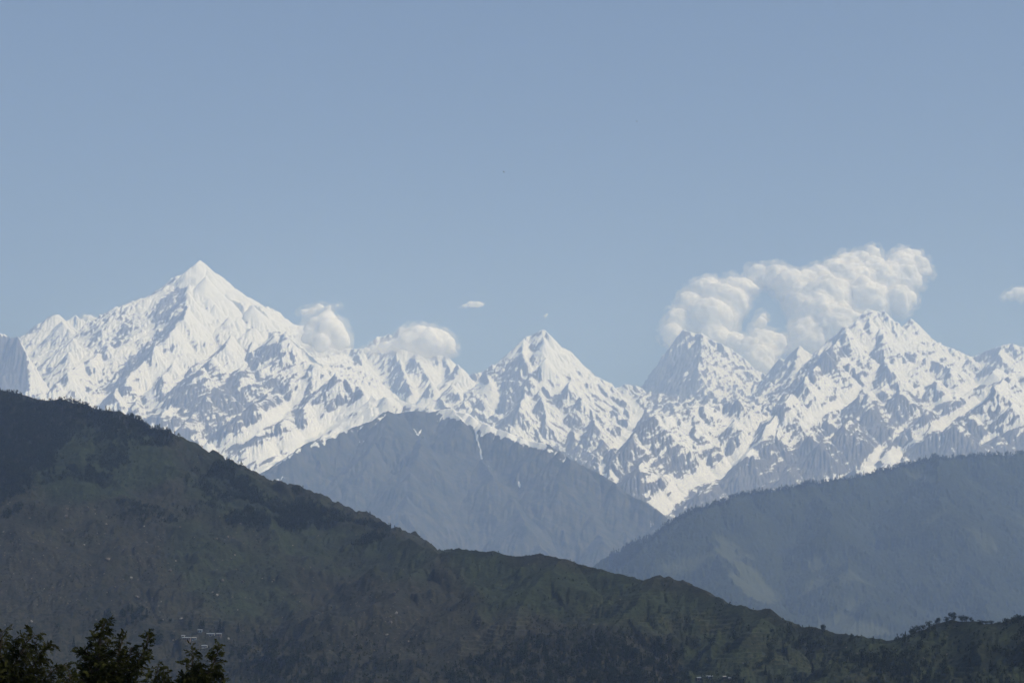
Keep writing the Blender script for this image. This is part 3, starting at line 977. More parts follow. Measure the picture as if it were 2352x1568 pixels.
def cloud_mist_material(name, density, size):
    """Torn wisps: the density of the mist breaks up in a noise of its own."""
    t = NT(name)
    n = t.noise(t.pos(), 1.0 / size, 5, 0.62, 0.4)
    d = t.math('MULTIPLY', t.ramp(n, [(0.44, 0.0), (0.68, 1.0)]), density)
    vs = t.n('ShaderNodeVolumeScatter')
    vs.inputs['Color'].default_value = (1, 1, 1, 1)
    t.l(d, vs.inputs['Density'])
    vs.inputs['Anisotropy'].default_value = 0.0
    t.l(vs.outputs[0], t.out.inputs['Volume'])
    t.m.cycles.volume_step_rate = 0.1
    return t.m


def billows(name, puffs, y, c0, grow, voxel, disp, seed, depth, mat, lean=0.0):
    rnd = random.Random(seed)
    bm = bmesh.new()
    for pf in puffs:
        u, v, r = pf[:3]
        sq = pf[3] if len(pf) > 3 else 1.0
        R = r / FP * y
        c = at(u, v, y - lean * (v - puffs[0][1]) / FP * y + rnd.uniform(-0.5, 0.5) * R * depth) - c0
        R = max(R + grow, R * 0.45)
        mtx = Matrix.Translation(Vector(c)) @ Matrix.Diagonal((1, depth, sq, 1))
        bmesh.ops.create_icosphere(bm, subdivisions=3, radius=R, matrix=mtx)
    me = bpy.data.meshes.new(name)
    bm.to_mesh(me)
    bm.free()
    tmp = bpy.data.objects.new('billow_draft', me)
    COL.objects.link(tmp)
    md = tmp.modifiers.new('r', 'REMESH')
    md.mode = 'VOXEL'
    md.voxel_size = voxel
    for k, (size, st_) in enumerate(disp):
        tx = bpy.data.textures.new('billow', 'CLOUDS')
        tx.noise_basis = 'ORIGINAL_PERLIN'
        tx.noise_type = 'SOFT_NOISE' if k == 0 else 'HARD_NOISE'
        tx.noise_scale = size
        tx.noise_depth = 5
        dm = tmp.modifiers.new('d%d' % k, 'DISPLACE')
        dm.texture = tx
        dm.texture_coords = 'LOCAL'
        dm.strength = st_ * (1 if k == 0 else -1)
        dm.mid_level = 0.5 if k == 0 else 0.3
    dg = bpy.context.evaluated_depsgraph_get()
    me2 = bpy.data.meshes.new_from_object(tmp.evaluated_get(dg))
    bpy.data.objects.remove(tmp)
    me2.name = name
    me2.materials.clear()
    me2.materials.append(mat)
    me2.polygons.foreach_set('use_smooth', np.ones(len(me2.polygons), bool))
    o = bpy.data.objects.new(name, me2)
    COL.objects.link(o)
    return o


def make_cloud(label, puffs, y_km, core, mist, voxel, disp, seed=0, depth=1.0, shrink=8, fringe=46, lean=0.6):
    """puffs: (u, v, radius on the survey grid, squash). A dense heart of billows with a fringe of thin mist."""
    y = y_km * KM
    c0 = at(sum(p[0] for p in puffs) / len(puffs), sum(p[1] for p in puffs) / len(puffs), y)
    o = billows('cloud', puffs, y, c0, -shrink, voxel, disp, seed, depth, core, lean)
    o.location = c0
    tag(o, label, 'cloud')
    f = billows('mist_fringe', puffs, y, c0, fringe, voxel * 1.3, [(a, b * 1.25) for a, b in disp], seed, depth, mist, lean)
    f.parent = o
    return o


M_CLOUD = cloud_core_material('cumulus', 170.0)
M_THIN = cloud_core_material('thin_cloud', 150.0)
M_MIST = cloud_mist_material('cloud_mist', 0.010, 80.0)
make_cloud('big bright cumulus heaped up behind the right-hand peaks',
           [(1560, 745, 34), (1548, 772, 26), (1585, 705, 34), (1620, 690, 44), (1640, 668, 30), (1665, 700, 48), (1630, 735, 50), (1676, 735, 22), (1680, 660, 26), (1680, 702, 30), (1600, 760, 40),
            (1708, 664, 26), (1742, 640, 26), (1780, 638, 28), (1790, 625, 20), (1815, 655, 36), (1840, 690, 40), (1850, 670, 48), (1866, 722, 52), (1856, 765, 38), (1880, 650, 36), (1900, 690, 60), (1890, 740, 70),
            (1920, 630, 36), (1950, 610, 30), (1975, 602, 24), (1960, 660, 60), (2000, 625, 34), (2005, 585, 16), (2020, 650, 44), (1990, 700, 60), (2050, 640, 38), (2075, 610, 34), (2085, 592, 24), (2110, 610, 20),
            (2125, 624, 12), (2090, 645, 32), (2060, 690, 34), (2085, 690, 18), (1940, 770, 60), (1860, 790, 50),
            (1720, 805, 30), (1755, 800, 34), (1780, 788, 22), (1745, 830, 36), (1742, 762, 12), (1749, 742, 10), (1752, 729, 7), (1690, 785, 26), (1640, 780, 40)],
           25.2, M_CLOUD, M_MIST, 20, [(420, 150), (300, 170), (140, 100), (60, 40)], 3, 0.8, lean=1.1)
make_cloud('small round cloud resting on the right shoulder of the great pyramid',
           [(750, 760, 34), (722, 772, 24), (772, 772, 28), (750, 742, 26), (784, 786, 18), (704, 776, 15), (738, 788, 20), (722, 742, 17), (755, 722, 13), (775, 750, 18), (706, 756, 12), (765, 735, 12), (712, 745, 12), (715, 712, 13, 0.6), (735, 706, 12, 0.6), (700, 716, 11, 0.6), (755, 704, 11, 0.6),
            (775, 701, 8, 0.6)], 18.4, M_THIN, M_MIST, 20, [(260, 100), (130, 60), (50, 30)], 5, 1.0)
make_cloud('long flat cloud cap lying across the jagged fluted crest',
           [(960, 780, 34), (985, 785, 36), (1010, 785, 32), (935, 785, 26), (1030, 790, 20), (910, 792, 20, 0.8), (885, 797, 17, 0.8), (862, 802, 14, 0.7), (843, 806, 9, 0.7), (945, 768, 18), (970, 765, 18), (1000, 768, 18), (1036, 803, 12), (1048, 808, 5)],
           19.0, M_THIN, M_MIST, 20, [(260, 100), (130, 60), (50, 30)], 7, 1.0)
make_cloud('tiny lens shaped cloud floating alone in the blue left of the central peak',
           [(1068, 702, 9, 0.6), (1082, 698, 12, 0.6), (1096, 698, 12, 0.6), (1106, 699, 8, 0.5), (1056, 706, 5, 0.6)], 22.0, M_THIN, M_MIST, 14, [(150, 50), (60, 30)], 9, 1.2, fringe=14)
make_cloud('faint speck of cloud just above the central summit', [(1252, 725, 5), (1256, 722, 4)], 22.0, M_THIN, M_MIST, 10, [(60, 22), (30, 14)], 10, 1.0, fringe=10)
make_cloud('ragged cloud cut by the right edge of the view', [(2318, 678, 12), (2333, 672, 14), (2350, 676, 18), (2305, 684, 7), (2370, 672, 20)], 24.5, M_THIN, M_MIST, 18, [(200, 60), (80, 40)], 11, 1.0, fringe=25)
make_cloud('wisp of cloud behind the low snow domes on the far left', [(205, 735, 14), (195, 730, 9), (222, 737, 10), (190, 738, 8), (240, 742, 6)], 24.0, M_THIN, M_MIST, 14, [(150, 50), (60, 30)], 12, 1.0, fringe=18)
print('clouds', time.time() - T0)
# ================================================================== things on the near hill
rnd = random.Random(77)
rs = np.random.RandomState(77)
_vu, _vv = HU[VIS], HV[VIS]
_vx, _vy, _vz = HX[VIS], HY[VIS], HZ[VIS]


def on_hill(u, v):
    """Foot of something seen at (u, v) on the near hill."""
    i = int(np.argmin((_vu - u) ** 2 + ((_vv - v) * 1.5) ** 2))
    return Vector((float(_vx[i]), float(_vy[i]), float(_vz[i])))


def hill_samples(dens, n, crest_w=0.0):
    dv = -np.gradient(HV, axis=0)
    w = dens * (np.clip(dv, 0, 6) * VIS + crest_w * (np.gradient(HY, axis=0) / 1.75) * VIS)
    w = w.ravel().astype(np.float64)
    w /= w.sum()
    return rs.choice(w.size, n, p=w)


def leaf_mat(name, a, b, scale, hue_attr=False):
    t = NT(name)
    p = t.pos()
    n1 = t.noise(p, scale, 4, 0.6)
    c = t.mix(t.ramp(n1, [(0.35, 0.0), (0.68, 1.0)]), a, b)
    if hue_attr:
        c = t.mix(t.attr('tint'), c, (0.050, 0.056, 0.026))
    d = t.n('ShaderNodeBsdfDiffuse')
    t.l(c, d.inputs['Color'])
    tr = t.n('ShaderNodeBsdfTranslucent')
    t.l(c, tr.inputs['Color'])
    mx = t.n('ShaderNodeMixShader')
    mx.inputs[0].default_value = 0.25
    t.l(d.outputs[0], mx.inputs[1])
    t.l(tr.outputs[0], mx.inputs[2])
    t.l(mx.outputs[0], t.out.inputs[0])
    return t.m


def crown_points(kind, n, r):
    """Leaf clumps through the volume of a crown of unit height standing on the origin."""
    P = []
    lumps = [(r.uniform(-0.26, 0.26), r.uniform(-0.26, 0.26), r.uniform(0.14, 0.80), r.uniform(0.17, 0.28)) for _ in range(7)]
    for _ in range(n):
        if kind == 'broad':
            lx, ly, lz, lr = lumps[r.randrange(len(lumps))]
            while True:
                d = (r.uniform(-1, 1), r.uniform(-1, 1), r.uniform(-1, 1))
                if sum(q * q for q in d) < 1:
                    break
            P.append((lx + d[0] * lr, ly + d[1] * lr, min(lz + d[2] * lr * 1.1, 1.0)))
        elif kind == 'poplar':
            z = r.uniform(0.08, 1.0)
            w = 0.16 * math.sin(min(1, z * 1.15) * math.pi) ** 0.6 + 0.03
            a = r.uniform(0, 2 * math.pi)
            q = w * math.sqrt(r.random())
            P.append((q * math.cos(a), q * math.sin(a), z))
        else:
            z = r.random() ** 1.3 * 0.9 + 0.1
            tier = 0.75 + 0.25 * math.cos(z * 40)
            w = (1.03 - z) * 0.26 * tier + 0.015
            a = r.uniform(0, 2 * math.pi)
            q = w * r.uniform(0.35, 1.0)
            P.append((q * math.cos(a), q * math.sin(a), z - q * 0.25))
    return np.array(P)


def clump_quads(P, size, r):
    """One small bent quad per clump, turned every way."""
    n = len(P)
    A = r.normal(size=(n, 3))
    A /= np.linalg.norm(A, axis=1, keepdims=True)
    B = np.cross(A, r.normal(size=(n, 3)))
    B /= np.linalg.norm(B, axis=1, keepdims=True)
    s = size * r.uniform(0.6, 1.3, (n, 1))
    V = np.stack((P - A * s - B * s * 0.6, P + A * s - B * s * 0.7, P + A * s * 0.8 + B * s * 0.7, P - A * s * 0.9 + B * s * 0.6), 1)
    return V.reshape(-1, 3), np.arange(n * 4).reshape(-1, 4)


def trunk_quads(h, r0, sides=5):
    V, Fq = [], []
    for z, r_ in ((-0.04, r0 * 1.3), (h * 0.5, r0 * 0.8), (h, r0 * 0.25)):
        for k in range(sides):
            a = 2 * math.pi * k / sides
            V.append((r_ * math.cos(a), r_ * math.sin(a), z))
    for i in range(2):
        for k in range(sides):
            k2 = (k + 1) % sides
            Fq.append((i * sides + k, i * sides + k2, (i + 1) * sides + k2, (i + 1) * sides + k))
    return np.array(V), np.array(Fq)


M_LEAF = leaf_mat('hill_foliage', (0.010, 0.016, 0.008), (0.024, 0.032, 0.015), 0.5, True)
M_LEAF1 = leaf_mat('tree_foliage', (0.012, 0.020, 0.009), (0.030, 0.040, 0.018), 0.5)
M_LEAF2 = leaf_mat('dark_needles', (0.008, 0.014, 0.009), (0.018, 0.026, 0.014), 0.5)
t = NT('bark')
t.surf(t.mix(t.noise(t.pos(), 3.0, 5, 0.6), (0.030, 0.024, 0.018), (0.075, 0.062, 0.048)), 0.95, 0.05)
M_BARK = t.m

# ---- the woods that read as one mass
PROTO = []
for k in range(9):
    r1, r2 = random.Random(900 + k), np.random.RandomState(900 + k)
    kind = ('broad', 'fir', 'broad', 'poplar', 'fir', 'broad', 'fir', 'broad', 'poplar')[k]
    PROTO.append((kind, clump_quads(crown_points(kind, 46, r1), 0.085 if kind == 'broad' else 0.065, r2)))


def merge_trees(idx, size, kinds, tint):
    n = len(idx)
    VV, FF, TT = [], [], []
    off = 0
    pick = rs.choice([i for i, p in enumerate(PROTO) if p[0] in kinds], n)
    X0, Y0, Z0 = HX.ravel()[idx], HY.ravel()[idx], HZ.ravel()[idx]
    for k, (kind, (V, Fq)) in enumerate(PROTO):
        s = np.nonzero(pick == k)[0]
        if not len(s):
            continue
        a = rs.uniform(0, 6.28, len(s))
        h = size[s] * rs.uniform(0.7, 1.25, len(s))
        wd = h * rs.uniform(0.85, 1.2, len(s))
        c, sn = np.cos(a), np.sin(a)
        x = (V[None, :, 0] * c[:, None] - V[None, :, 1] * sn[:, None]) * wd[:, None] + X0[s][:, None]
        y = (V[None, :, 0] * sn[:, None] + V[None, :, 1] * c[:, None]) * wd[:, None] + Y0[s][:, None]
        z = V[None, :, 2] * h[:, None] + Z0[s][:, None] - 0.3
        VV.append(np.stack((x, y, z), -1).reshape(-1, 3))
        FF.append((Fq[None] + (np.arange(len(s)) * len(V))[:, None, None] + off).reshape(-1, 4))
        TT.append(np.repeat(tint[s], len(V)))
        off += len(s) * len(V)
    return np.concatenate(VV), np.concatenate(FF), np.concatenate(TT)


wob = fbm(HX, HY, 84, 4, 800)
wu, wv = HU + fbm(HX, HY, 63, 3, 810) * 30, HV + fbm(HX, HY, 63, 3, 820) * 22
below = HV - np.interp(HU, [0, 100, 200, 270, 330, 460, 590, 640, 700, 800, 900, 1010], [898, 916, 936, 947, 973, 1030, 1109, 1146, 1169, 1203, 1230, 1272])
d_wood = poly_mask(wu, wv, [(-140, 870), (330, 965), (420, 1010), (300, 990), (190, 975), (150, 1010), (120, 1060), (60, 1110), (0, 1190), (-140, 1220)], 10)
d_band = poly_mask(wu, wv, [(270, 940), (460, 1022), (640, 1140), (720, 1165), (900, 1225), (860, 1240), (760, 1225), (640, 1215), (500, 1140), (400, 1070), (330, 1000)], 14) * sstep(-0.3, 0.3, wob)
d_scat = poly_mask(wu, wv, [(60, 1100), (250, 960), (640, 1140), (700, 1260), (500, 1240), (300, 1180), (100, 1200)], 30) * sstep(0.05, 0.5, wob)
d_low = np.maximum.reduce([poly_mask(wu, wv, [(540, 1470), (640, 1465), (720, 1500), (780, 1560), (800, 1620), (600, 1620), (560, 1540)], 12),
                           poly_mask(wu, wv, [(1010, 1620), (1020, 1545), (1117, 1492), (1217, 1472), (1317, 1465), (1420, 1440), (1520, 1470), (1560, 1490), (1570, 1620)], 12),
                           poly_mask(wu, wv, [(1560, 1480), (1700, 1450), (1860, 1458), (2060, 1470), (2060, 1620), (1560, 1620)], 16) * sstep(-0.1, 0.4, wob) * 0.8,
                           poly_mask(wu, wv, [(2040, 1480), (2100, 1440), (2180, 1410), (2400, 1405), (2400, 1620), (2040, 1620)], 12) * sstep(-0.4, 0.25, wob) * 0.9,
                           poly_mask(wu, wv, [(800, 1480), (1000, 1490), (1010, 1600), (700, 1600)], 20) * 0.25])
d_bush = sstep(0.1, 0.7, fbm(HX, HY, 49, 4, 830)) * 0.5 + 0.06
sets = []
for dens, n, size, kinds, tint, cw in ((d_wood, 4600, 9.0, ('fir', 'broad'), 0.05, 0.25), (d_band, 1500, 7.5, ('fir', 'broad'), 0.12, 0.3), (d_scat, 1300, 6.0, ('broad',), 0.15, 0.0),
                                       (d_low, 2600, 7.5, ('broad', 'poplar', 'fir'), 0.22, 0.0), (d_bush, 9500, 3.2, ('broad',), 0.08, 0.06)):
    idx = hill_samples(dens, n, cw)
    dist = HY.ravel()[idx]
    sz = np.full(n, size) * 0.7 * (0.55 + 0.45 * dist / 2100)
    sets.append(merge_trees(idx, sz, kinds, np.clip(tint + rs.normal(0, 0.14, n), 0, 0.8)))
off = 0
FV, FFc, FT = [], [], []
for V, Fq, T in sets:
    FV.append(V)
    FFc.append(Fq + off)
    FT.append(T)
    off += len(V)
o = mesh_np('forest', np.concatenate(FV), np.concatenate(FFc), M_LEAF, attrs={'tint': np.concatenate(FT)})
tag(o, 'dark woods and scrub covering the near hill', None, None, 'stuff')
print('woods', time.time() - T0)

# ---- trees one can tell apart
KINDS = {}


def tree_meshes(kind, k):
    key = (kind, k)
    if key not in KINDS:
        r1, r2 = random.Random(hash_seed(kind) + k), np.random.RandomState(hash_seed(kind) + k)
        V, Fq = clump_quads(crown_points(kind, 420, r1), 0.042 if kind == 'broad' else 0.034, r2)
        oc = mesh_np('crown', V, Fq, M_LEAF2 if kind == 'fir' else M_LEAF1, link=False)
        V, Fq = trunk_quads(0.75, 0.022)
        ot = mesh_np('trunk', V, Fq, M_BARK, link=False)
        KINDS[key] = (oc, ot)
    return KINDS[key]


def hash_seed(s):
    return sum(ord(c) * (i + 3) for i, c in enumerate(s)) * 7


def put_tree(name, loc, h, kind, label, group=None, wide=1.0):
    e = bpy.data.objects.new(name, None)
    COL.objects.link(e)
    e.location = loc
    e.rotation_euler.z = rnd.uniform(0, 6.28)
    e.scale = (h * wide, h * wide, h)
    e.empty_display_size = 0.5
    tag(e, label, 'tree', group)
    for src in tree_meshes(kind, rnd.randrange(3)):
        c = src.copy()
        COL.objects.link(c)
        c.parent = e
    return e


def px_h(loc, dpx):
    return dpx * loc.y / FP


def tree_at(name, u, v, hd, kind, label, group=None, wide=1.0):
    p = on_hill(u, v)
    return put_tree(name, p, px_h(p, hd), kind, label, group, wide)


tree_at('broadleaf_tree', 1890, 1452, 20, 'broad', 'lone round tree standing on the bare crest where the hill falls to the saddle', None, 1.05)
tree_at('broadleaf_tree', 2074, 1470, 19, 'broad', 'rounded tree at the left foot of the wooded knoll, standing clear of the others')
KNOLL = [(2058, 1470, 8), (2094, 1456, 11), (2104, 1448, 14), (2120, 1442, 11), (2133, 1433, 13), (2146, 1427, 9), (2158, 1422, 11), (2170, 1419, 10), (2186, 1416, 15), (2198, 1417, 10), (2209, 1418, 14), (2221, 1421, 11), (2232, 1424, 9),
         (2249, 1430, 9), (2257, 1431, 8), (2265, 1432, 8), (2277, 1432, 10), (2294, 1432, 7), (2311, 1430, 13), (2328, 1427, 12), (2338, 1425, 14), (2350, 1423, 11)]
for u, v, h in KNOLL:
    tree_at('broadleaf_tree', u, v + 1, h * 1.15, 'broad', 'bushy tree along the skyline of the wooded knoll', 'trees on the skyline of the knoll', 1.35)
for u, v, h, w_, kind, lab in [
    (435, 1446, 27, 0.95, 'poplar', 'slim dark poplar above the left end of the village houses'),
    (460, 1446, 24, 1.1, 'poplar', 'dark poplar just behind the topmost village house'),
    (468, 1443, 20, 1.1, 'poplar', 'shorter poplar leaning close beside the poplar behind the topmost house'),
    (504, 1449, 30, 1.0, 'fir', 'broad dark conifer towering over the longest village roof'),
    (513, 1449, 25, 0.9, 'fir', 'lower conifer against the right side of the broad conifer by the longest roof'),
    (549, 1454, 23, 0.9, 'fir', 'single conifer on the terrace to the right of the village'),
    (580, 1451, 15, 1.0, 'broad', 'small tree standing alone farthest right of the village terrace'),
    (362, 1480, 28, 1.0, 'broad', 'tall leafy tree on the terraces left of the village, behind the near branches'),
    (396, 1469, 15, 1.0, 'broad', 'small round tree at the left end of the long low house'),
    (529, 1509, 18, 1.1, 'broad', 'rounded tree on the striped terraces below the village'),
    (369, 1431, 15, 1.0, 'broad', 'bushy tree on the stony slope above and left of the village'),
    (391, 1429, 10, 1.0, 'broad', 'little tree beside the pale slab of rock above the village'),
    (169, 1485, 24, 1.0, 'fir', 'dark conifer seen in the gap between the two nearest treetops'),
    (133, 1440, 10, 1.0, 'broad', 'small dark tree on the slope right of the white rock'),
]:
    tree_at('village_tree', u, v, h, kind, lab, None, w_)
for k in range(16):
    u, v = rnd.uniform(238, 336), rnd.uniform(1402, 1436)
    tree_at('grove_tree', u, v, rnd.uniform(17, 25), rnd.choice(['poplar', 'broad', 'fir']), 'tree in the square dark grove above the nearest treetops', 'trees of the square grove', 1.0)
for k in range(40):
    for _ in range(20):
        u, v = rnd.uniform(545, 785), rnd.uniform(1470, 1590)
        if v > 1462 + max(0, u - 600) * 0.45:
            break
    tree_at('grove_tree', u, v, rnd.uniform(14, 24), rnd.choice(['broad', 'broad', 'poplar', 'fir']), 'tree in the blue-green wood below and right of the village', 'trees of the wood right of the village', 1.05)
for k in range(112):
    for _ in range(30):
        u, v = rnd.uniform(1020, 1570), rnd.uniform(1470, 1600)
        if v > np.interp(u, [1020, 1117, 1217, 1317, 1420, 1520, 1570], [1560, 1505, 1486, 1478, 1462, 1480, 1500]):
            break
    tree_at('wood_tree', u, v, rnd.uniform(17, 30), rnd.choice(['broad', 'poplar', 'fir', 'broad']), 'tree in the dense wood filling the foot of the hill', 'trees of the wood at the foot of the hill', 1.0)
for k in range(58):
    u, v = rnd.uniform(1570, 2340), rnd.uniform(1470, 1590)
    tree_at('terrace_tree', u, v, rnd.uniform(12, 22), rnd.choice(['broad', 'broad', 'fir']), 'tree dotted over the terraces under the wooded knoll', 'trees on the terraces below the knoll', 1.1)
print('trees', time.time() - T0)

# ---- boulders
t = NT('boulder_stone')
n1 = t.noise(t.pos(), 0.5, 6, 0.65)
t.surf(t.mix(t.ramp(n1, [(0.35, 0.0), (0.65, 1.0)]), (0.085, 0.075, 0.065), (0.17, 0.155, 0.14)), 0.9, 0.1, bump=n1, bstr=0.6, bdist=0.4)
M_STONE = t.m
t = NT('pale_stone')
n1 = t.noise(t.pos(), 0.6, 5, 0.6)
t.surf(t.mix(n1, (0.15, 0.142, 0.13), (0.28, 0.265, 0.25)), 0.9, 0.1)
M_PALE = t.m


def rock_mesh(seed, sub=2, mat=None):
    r = np.random.RandomState(seed)
    bm = bmesh.new()
    bmesh.ops.create_icosphere(bm, subdivisions=sub, radius=1.0)
    planes = [(v / np.linalg.norm(v), r.uniform(0.45, 0.85)) for v in r.normal(size=(9, 3))]
    for v in bm.verts:
        p = np.array(v.co)
        for nrm, d in planes:
            q = p @ nrm - d
            if q > 0:
                p = p - nrm * q * 0.92
        p = p * (1 + 0.05 * r.normal())
        v.co = p * np.array((1.0, 0.85, 0.7))
    me = bpy.data.meshes.new('boulder')
    bm.to_mesh(me)
    bm.free()
    me.materials.append(mat)
    return me


ROCKS = [rock_mesh(40 + k, 2, M_STONE) for k in range(6)]
ROCKP = [rock_mesh(60 + k, 2, M_PALE) for k in range(3)]


def put_rock(u, v, wd, label, group=None, pale=False, flat=1.0):
    p = on_hill(u, v)
    me = rnd.choice(ROCKP if pale else ROCKS)
    o = bpy.data.objects.new('boulder', me)
    COL.objects.link(o)
    s = px_h(p, wd) / 2
    o.location = p + Vector((0, 0, s * 0.25 * flat))
    o.scale = (s, s * rnd.uniform(0.8, 1.1), s * flat * rnd.uniform(0.8, 1.15))
    o.rotation_euler = (rnd.uniform(-0.25, 0.25), rnd.uniform(-0.25, 0.25), rnd.uniform(0, 6.28))
    tag(o, label, 'boulder', group)
    return o


for u, v, w_, lab, pale, fl in [
    (152, 1188, 13, 'big angular boulder highest on the left part of the near hill', False, 1.2),
    (156, 1169, 10, 'boulder perched just above the big angular boulder high on the left', False, 1.0),
    (248, 1285, 17, 'wide dark boulder alone in the middle of the left slope', False, 0.9),
    (302, 1327, 10, 'pale faced boulder on the open slope above the square grove', True, 0.9),
    (390, 1311, 11, 'squat boulder to the right of the pale faced boulder', False, 1.0),
    (557, 1338, 13, 'large dark block of rock on the smooth grass right of the left slope', False, 1.1),
    (500, 1367, 10, 'pale overhanging boulder with a dark hollow beneath', True, 0.9),
    (513, 1333, 10, 'boulder above the pale overhanging one, left of the large dark block', False, 1.0),
    (540, 1275, 8, 'smooth light boulder below the stony hollow under the treed crest', True, 0.8),
    (178, 1379, 10, 'flat pale slab lying left of the square grove', True, 0.6),
    (315, 1373, 16, 'row-topped ledge boulder right above the square grove', False, 0.7),
    (70, 1428, 8, 'bright white rock low on the left, just over the nearest treetop', True, 1.0),
    (415, 1420, 10, 'pale slab of rock on the slope above the village', True, 0.6),
    (526, 1466, 7, 'upright pale stone to the right of the village roofs', True, 1.7),
    (909, 1408, 10, 'pale round boulder topmost of the column of boulders in mid slope', True, 1.0),
    (896, 1416, 11, 'brown flat boulder second from the top in the column of boulders', False, 0.8),
    (896, 1430, 15, 'tall boulder with a sunlit cap and a black foot in the boulder column', False, 1.3),
    (889, 1458, 9, 'pale boulder at the bottom of the column of boulders', True, 0.9),
    (937, 1473, 9, 'dark low boulder right of the bottom of the boulder column', False, 0.8),
    (907, 1364, 13, 'dark bush-like crag above the column of boulders', False, 1.1),
]:
    put_rock(u, v, w_, lab, None, pale, fl)
for k in range(90):
    for _ in range(30):
        u, v = rnd.uniform(0, 720), rnd.uniform(1150, 1440)
        if v > np.interp(u, [0, 300, 720], [1120, 1130, 1230]):
            break
    put_rock(u, v, rnd.uniform(3.5, 7.5), 'weathered grey boulder strewn over the stony left slope', 'boulders strewn over the left slope', rnd.random() < 0.22, rnd.uniform(0.7, 1.1))

# loose stones nobody would count
ME = rock_mesh(99, 1, M_STONE)
nv = len(ME.vertices)
co = np.zeros(nv * 3, F32)
ME.vertices.foreach_get('co', co)
co = co.reshape(-1, 3)
tri = np.array([p.vertices[:] for p in ME.polygons])
d_st = np.maximum(scree * 0.5, 0.25 * sstep(0, 0.5, fbm(HX, HY, 42, 3, 840))) * (HU < 1100) * sstep(1080, 1160, HV) + 0.02
idx = hill_samples(d_st, 1500)
s = 10 ** rs.uniform(-0.5, 0.1, len(idx))
a = rs.uniform(0, 6.28, len(idx))
x = (co[None, :, 0] * np.cos(a)[:, None] - co[None, :, 1] * np.sin(a)[:, None]) * s[:, None] + HX.ravel()[idx][:, None]
y = (co[None, :, 0] * np.sin(a)[:, None] + co[None, :, 1] * np.cos(a)[:, None]) * s[:, None] + HY.ravel()[idx][:, None]
z = co[None, :, 2] * s[:, None] * 0.8 + HZ.ravel()[idx][:, None] + s[:, None] * 0.1
o = mesh_np('rubble', np.stack((x, y, z), -1).reshape(-1, 3), (tri[None] + (np.arange(len(idx)) * nv)[:, None, None]).reshape(-1, 3), M_STONE)
tag(o, 'scattered small stones on the near hill', None, None, 'stuff')

# ---- the village
def flat_mat(name, a, b, rough=0.85, spec=0.2, scale=1.5):
    t_ = NT(name)
    t_.surf(t_.mix(t_.noise(t_.pos(), scale, 5, 0.6), a, b), rough, spec)
    return t_.m


M_WALL = flat_mat('whitewash', (0.30, 0.28, 0.25), (0.42, 0.40, 0.37))
M_BLUE = flat_mat('blue_wash', (0.16, 0.21, 0.27), (0.24, 0.29, 0.34))
M_BROWN = flat_mat('mud_wall', (0.13, 0.095, 0.07), (0.20, 0.15, 0.11))
M_TIN = flat_mat('tin_roof', (0.17, 0.19, 0.21), (0.28, 0.30, 0.31), 0.45, 0.5)
M_OLD = flat_mat('weathered_roof', (0.22, 0.22, 0.21), (0.34, 0.33, 0.31), 0.7, 0.3)
M_DARK = flat_mat('dark_opening', (0.018, 0.016, 0.015), (0.03, 0.027, 0.025))


def box_np(x0, x1, y0, y1, z0, z1):
    v = np.array([(x, y, z) for z in (z0, z1) for y in (y0, y1) for x in (x0, x1)], float)
    f = np.array([(0, 2, 3, 1), (4, 5, 7, 6), (0, 1, 5, 4), (2, 6, 7, 3), (0, 4, 6, 2), (1, 3, 7, 5)])
    return v, f


def house(u0, u1, v_roof, v_foot, label, wall, roof, bays, deep=0.5):
    p = on_hill((u0 + u1) / 2, v_foot)
    k = p.y / FP
    w = (u1 - u0) * k
    h = max((v_foot - v_roof) * k * 0.95, 2.2)
    d = max(w * deep, 3.5)
    e = bpy.data.objects.new('village_house', None)
    COL.objects.link(e)
    e.location = p + Vector((0, d * 0.45, 0))
    e.rotation_euler.z = rnd.uniform(-0.06, 0.06)
    tag(e, label, 'house', 'houses of the hillside villages')
    V, Fq = box_np(-w / 2, w / 2, -d / 2, d / 2, -4.0, h * 0.80)
    mesh_np('wall', V, Fq, wall, e)
    # shallow roof falling to the front, with eaves
    zr, zf, t_ = h * 1.08, h * 0.80 + 0.02, 0.14
    ex = w / 2 + 0.35
    V = np.array([(-ex, -d / 2 - 0.6, zf), (ex, -d / 2 - 0.6, zf), (ex, 0, zr), (-ex, 0, zr), (ex, d / 2 + 0.4, zf), (-ex, d / 2 + 0.4, zf)])
    V = np.concatenate((V, V + np.array((0, 0, t_))))
    Fq = np.array([(6, 7, 8, 9), (9, 8, 10, 11), (3, 2, 1, 0), (5, 4, 2, 3), (0, 1, 7, 6), (4, 5, 11, 10), (1, 2, 8, 7), (2, 4, 10, 8), (3, 0, 6, 9), (5, 3, 9, 11)])
    mesh_np('roof', V, Fq, roof, e)
    for b in range(bays):
        xc = -w / 2 + w * (b + 0.5) / bays
        bw = w / bays * 0.28
        if b == bays // 2:
            V, Fq = box_np(xc - bw, xc + bw, -d / 2 - 0.06, -d / 2 - 0.012, 0.05, h * 0.68)
            mesh_np('door', V, Fq, M_DARK, e)
        else:
            V, Fq = box_np(xc - bw, xc + bw, -d / 2 - 0.06, -d / 2 - 0.012, h * 0.26, h * 0.68)
            mesh_np('window', V, Fq, M_DARK, e)
    return e


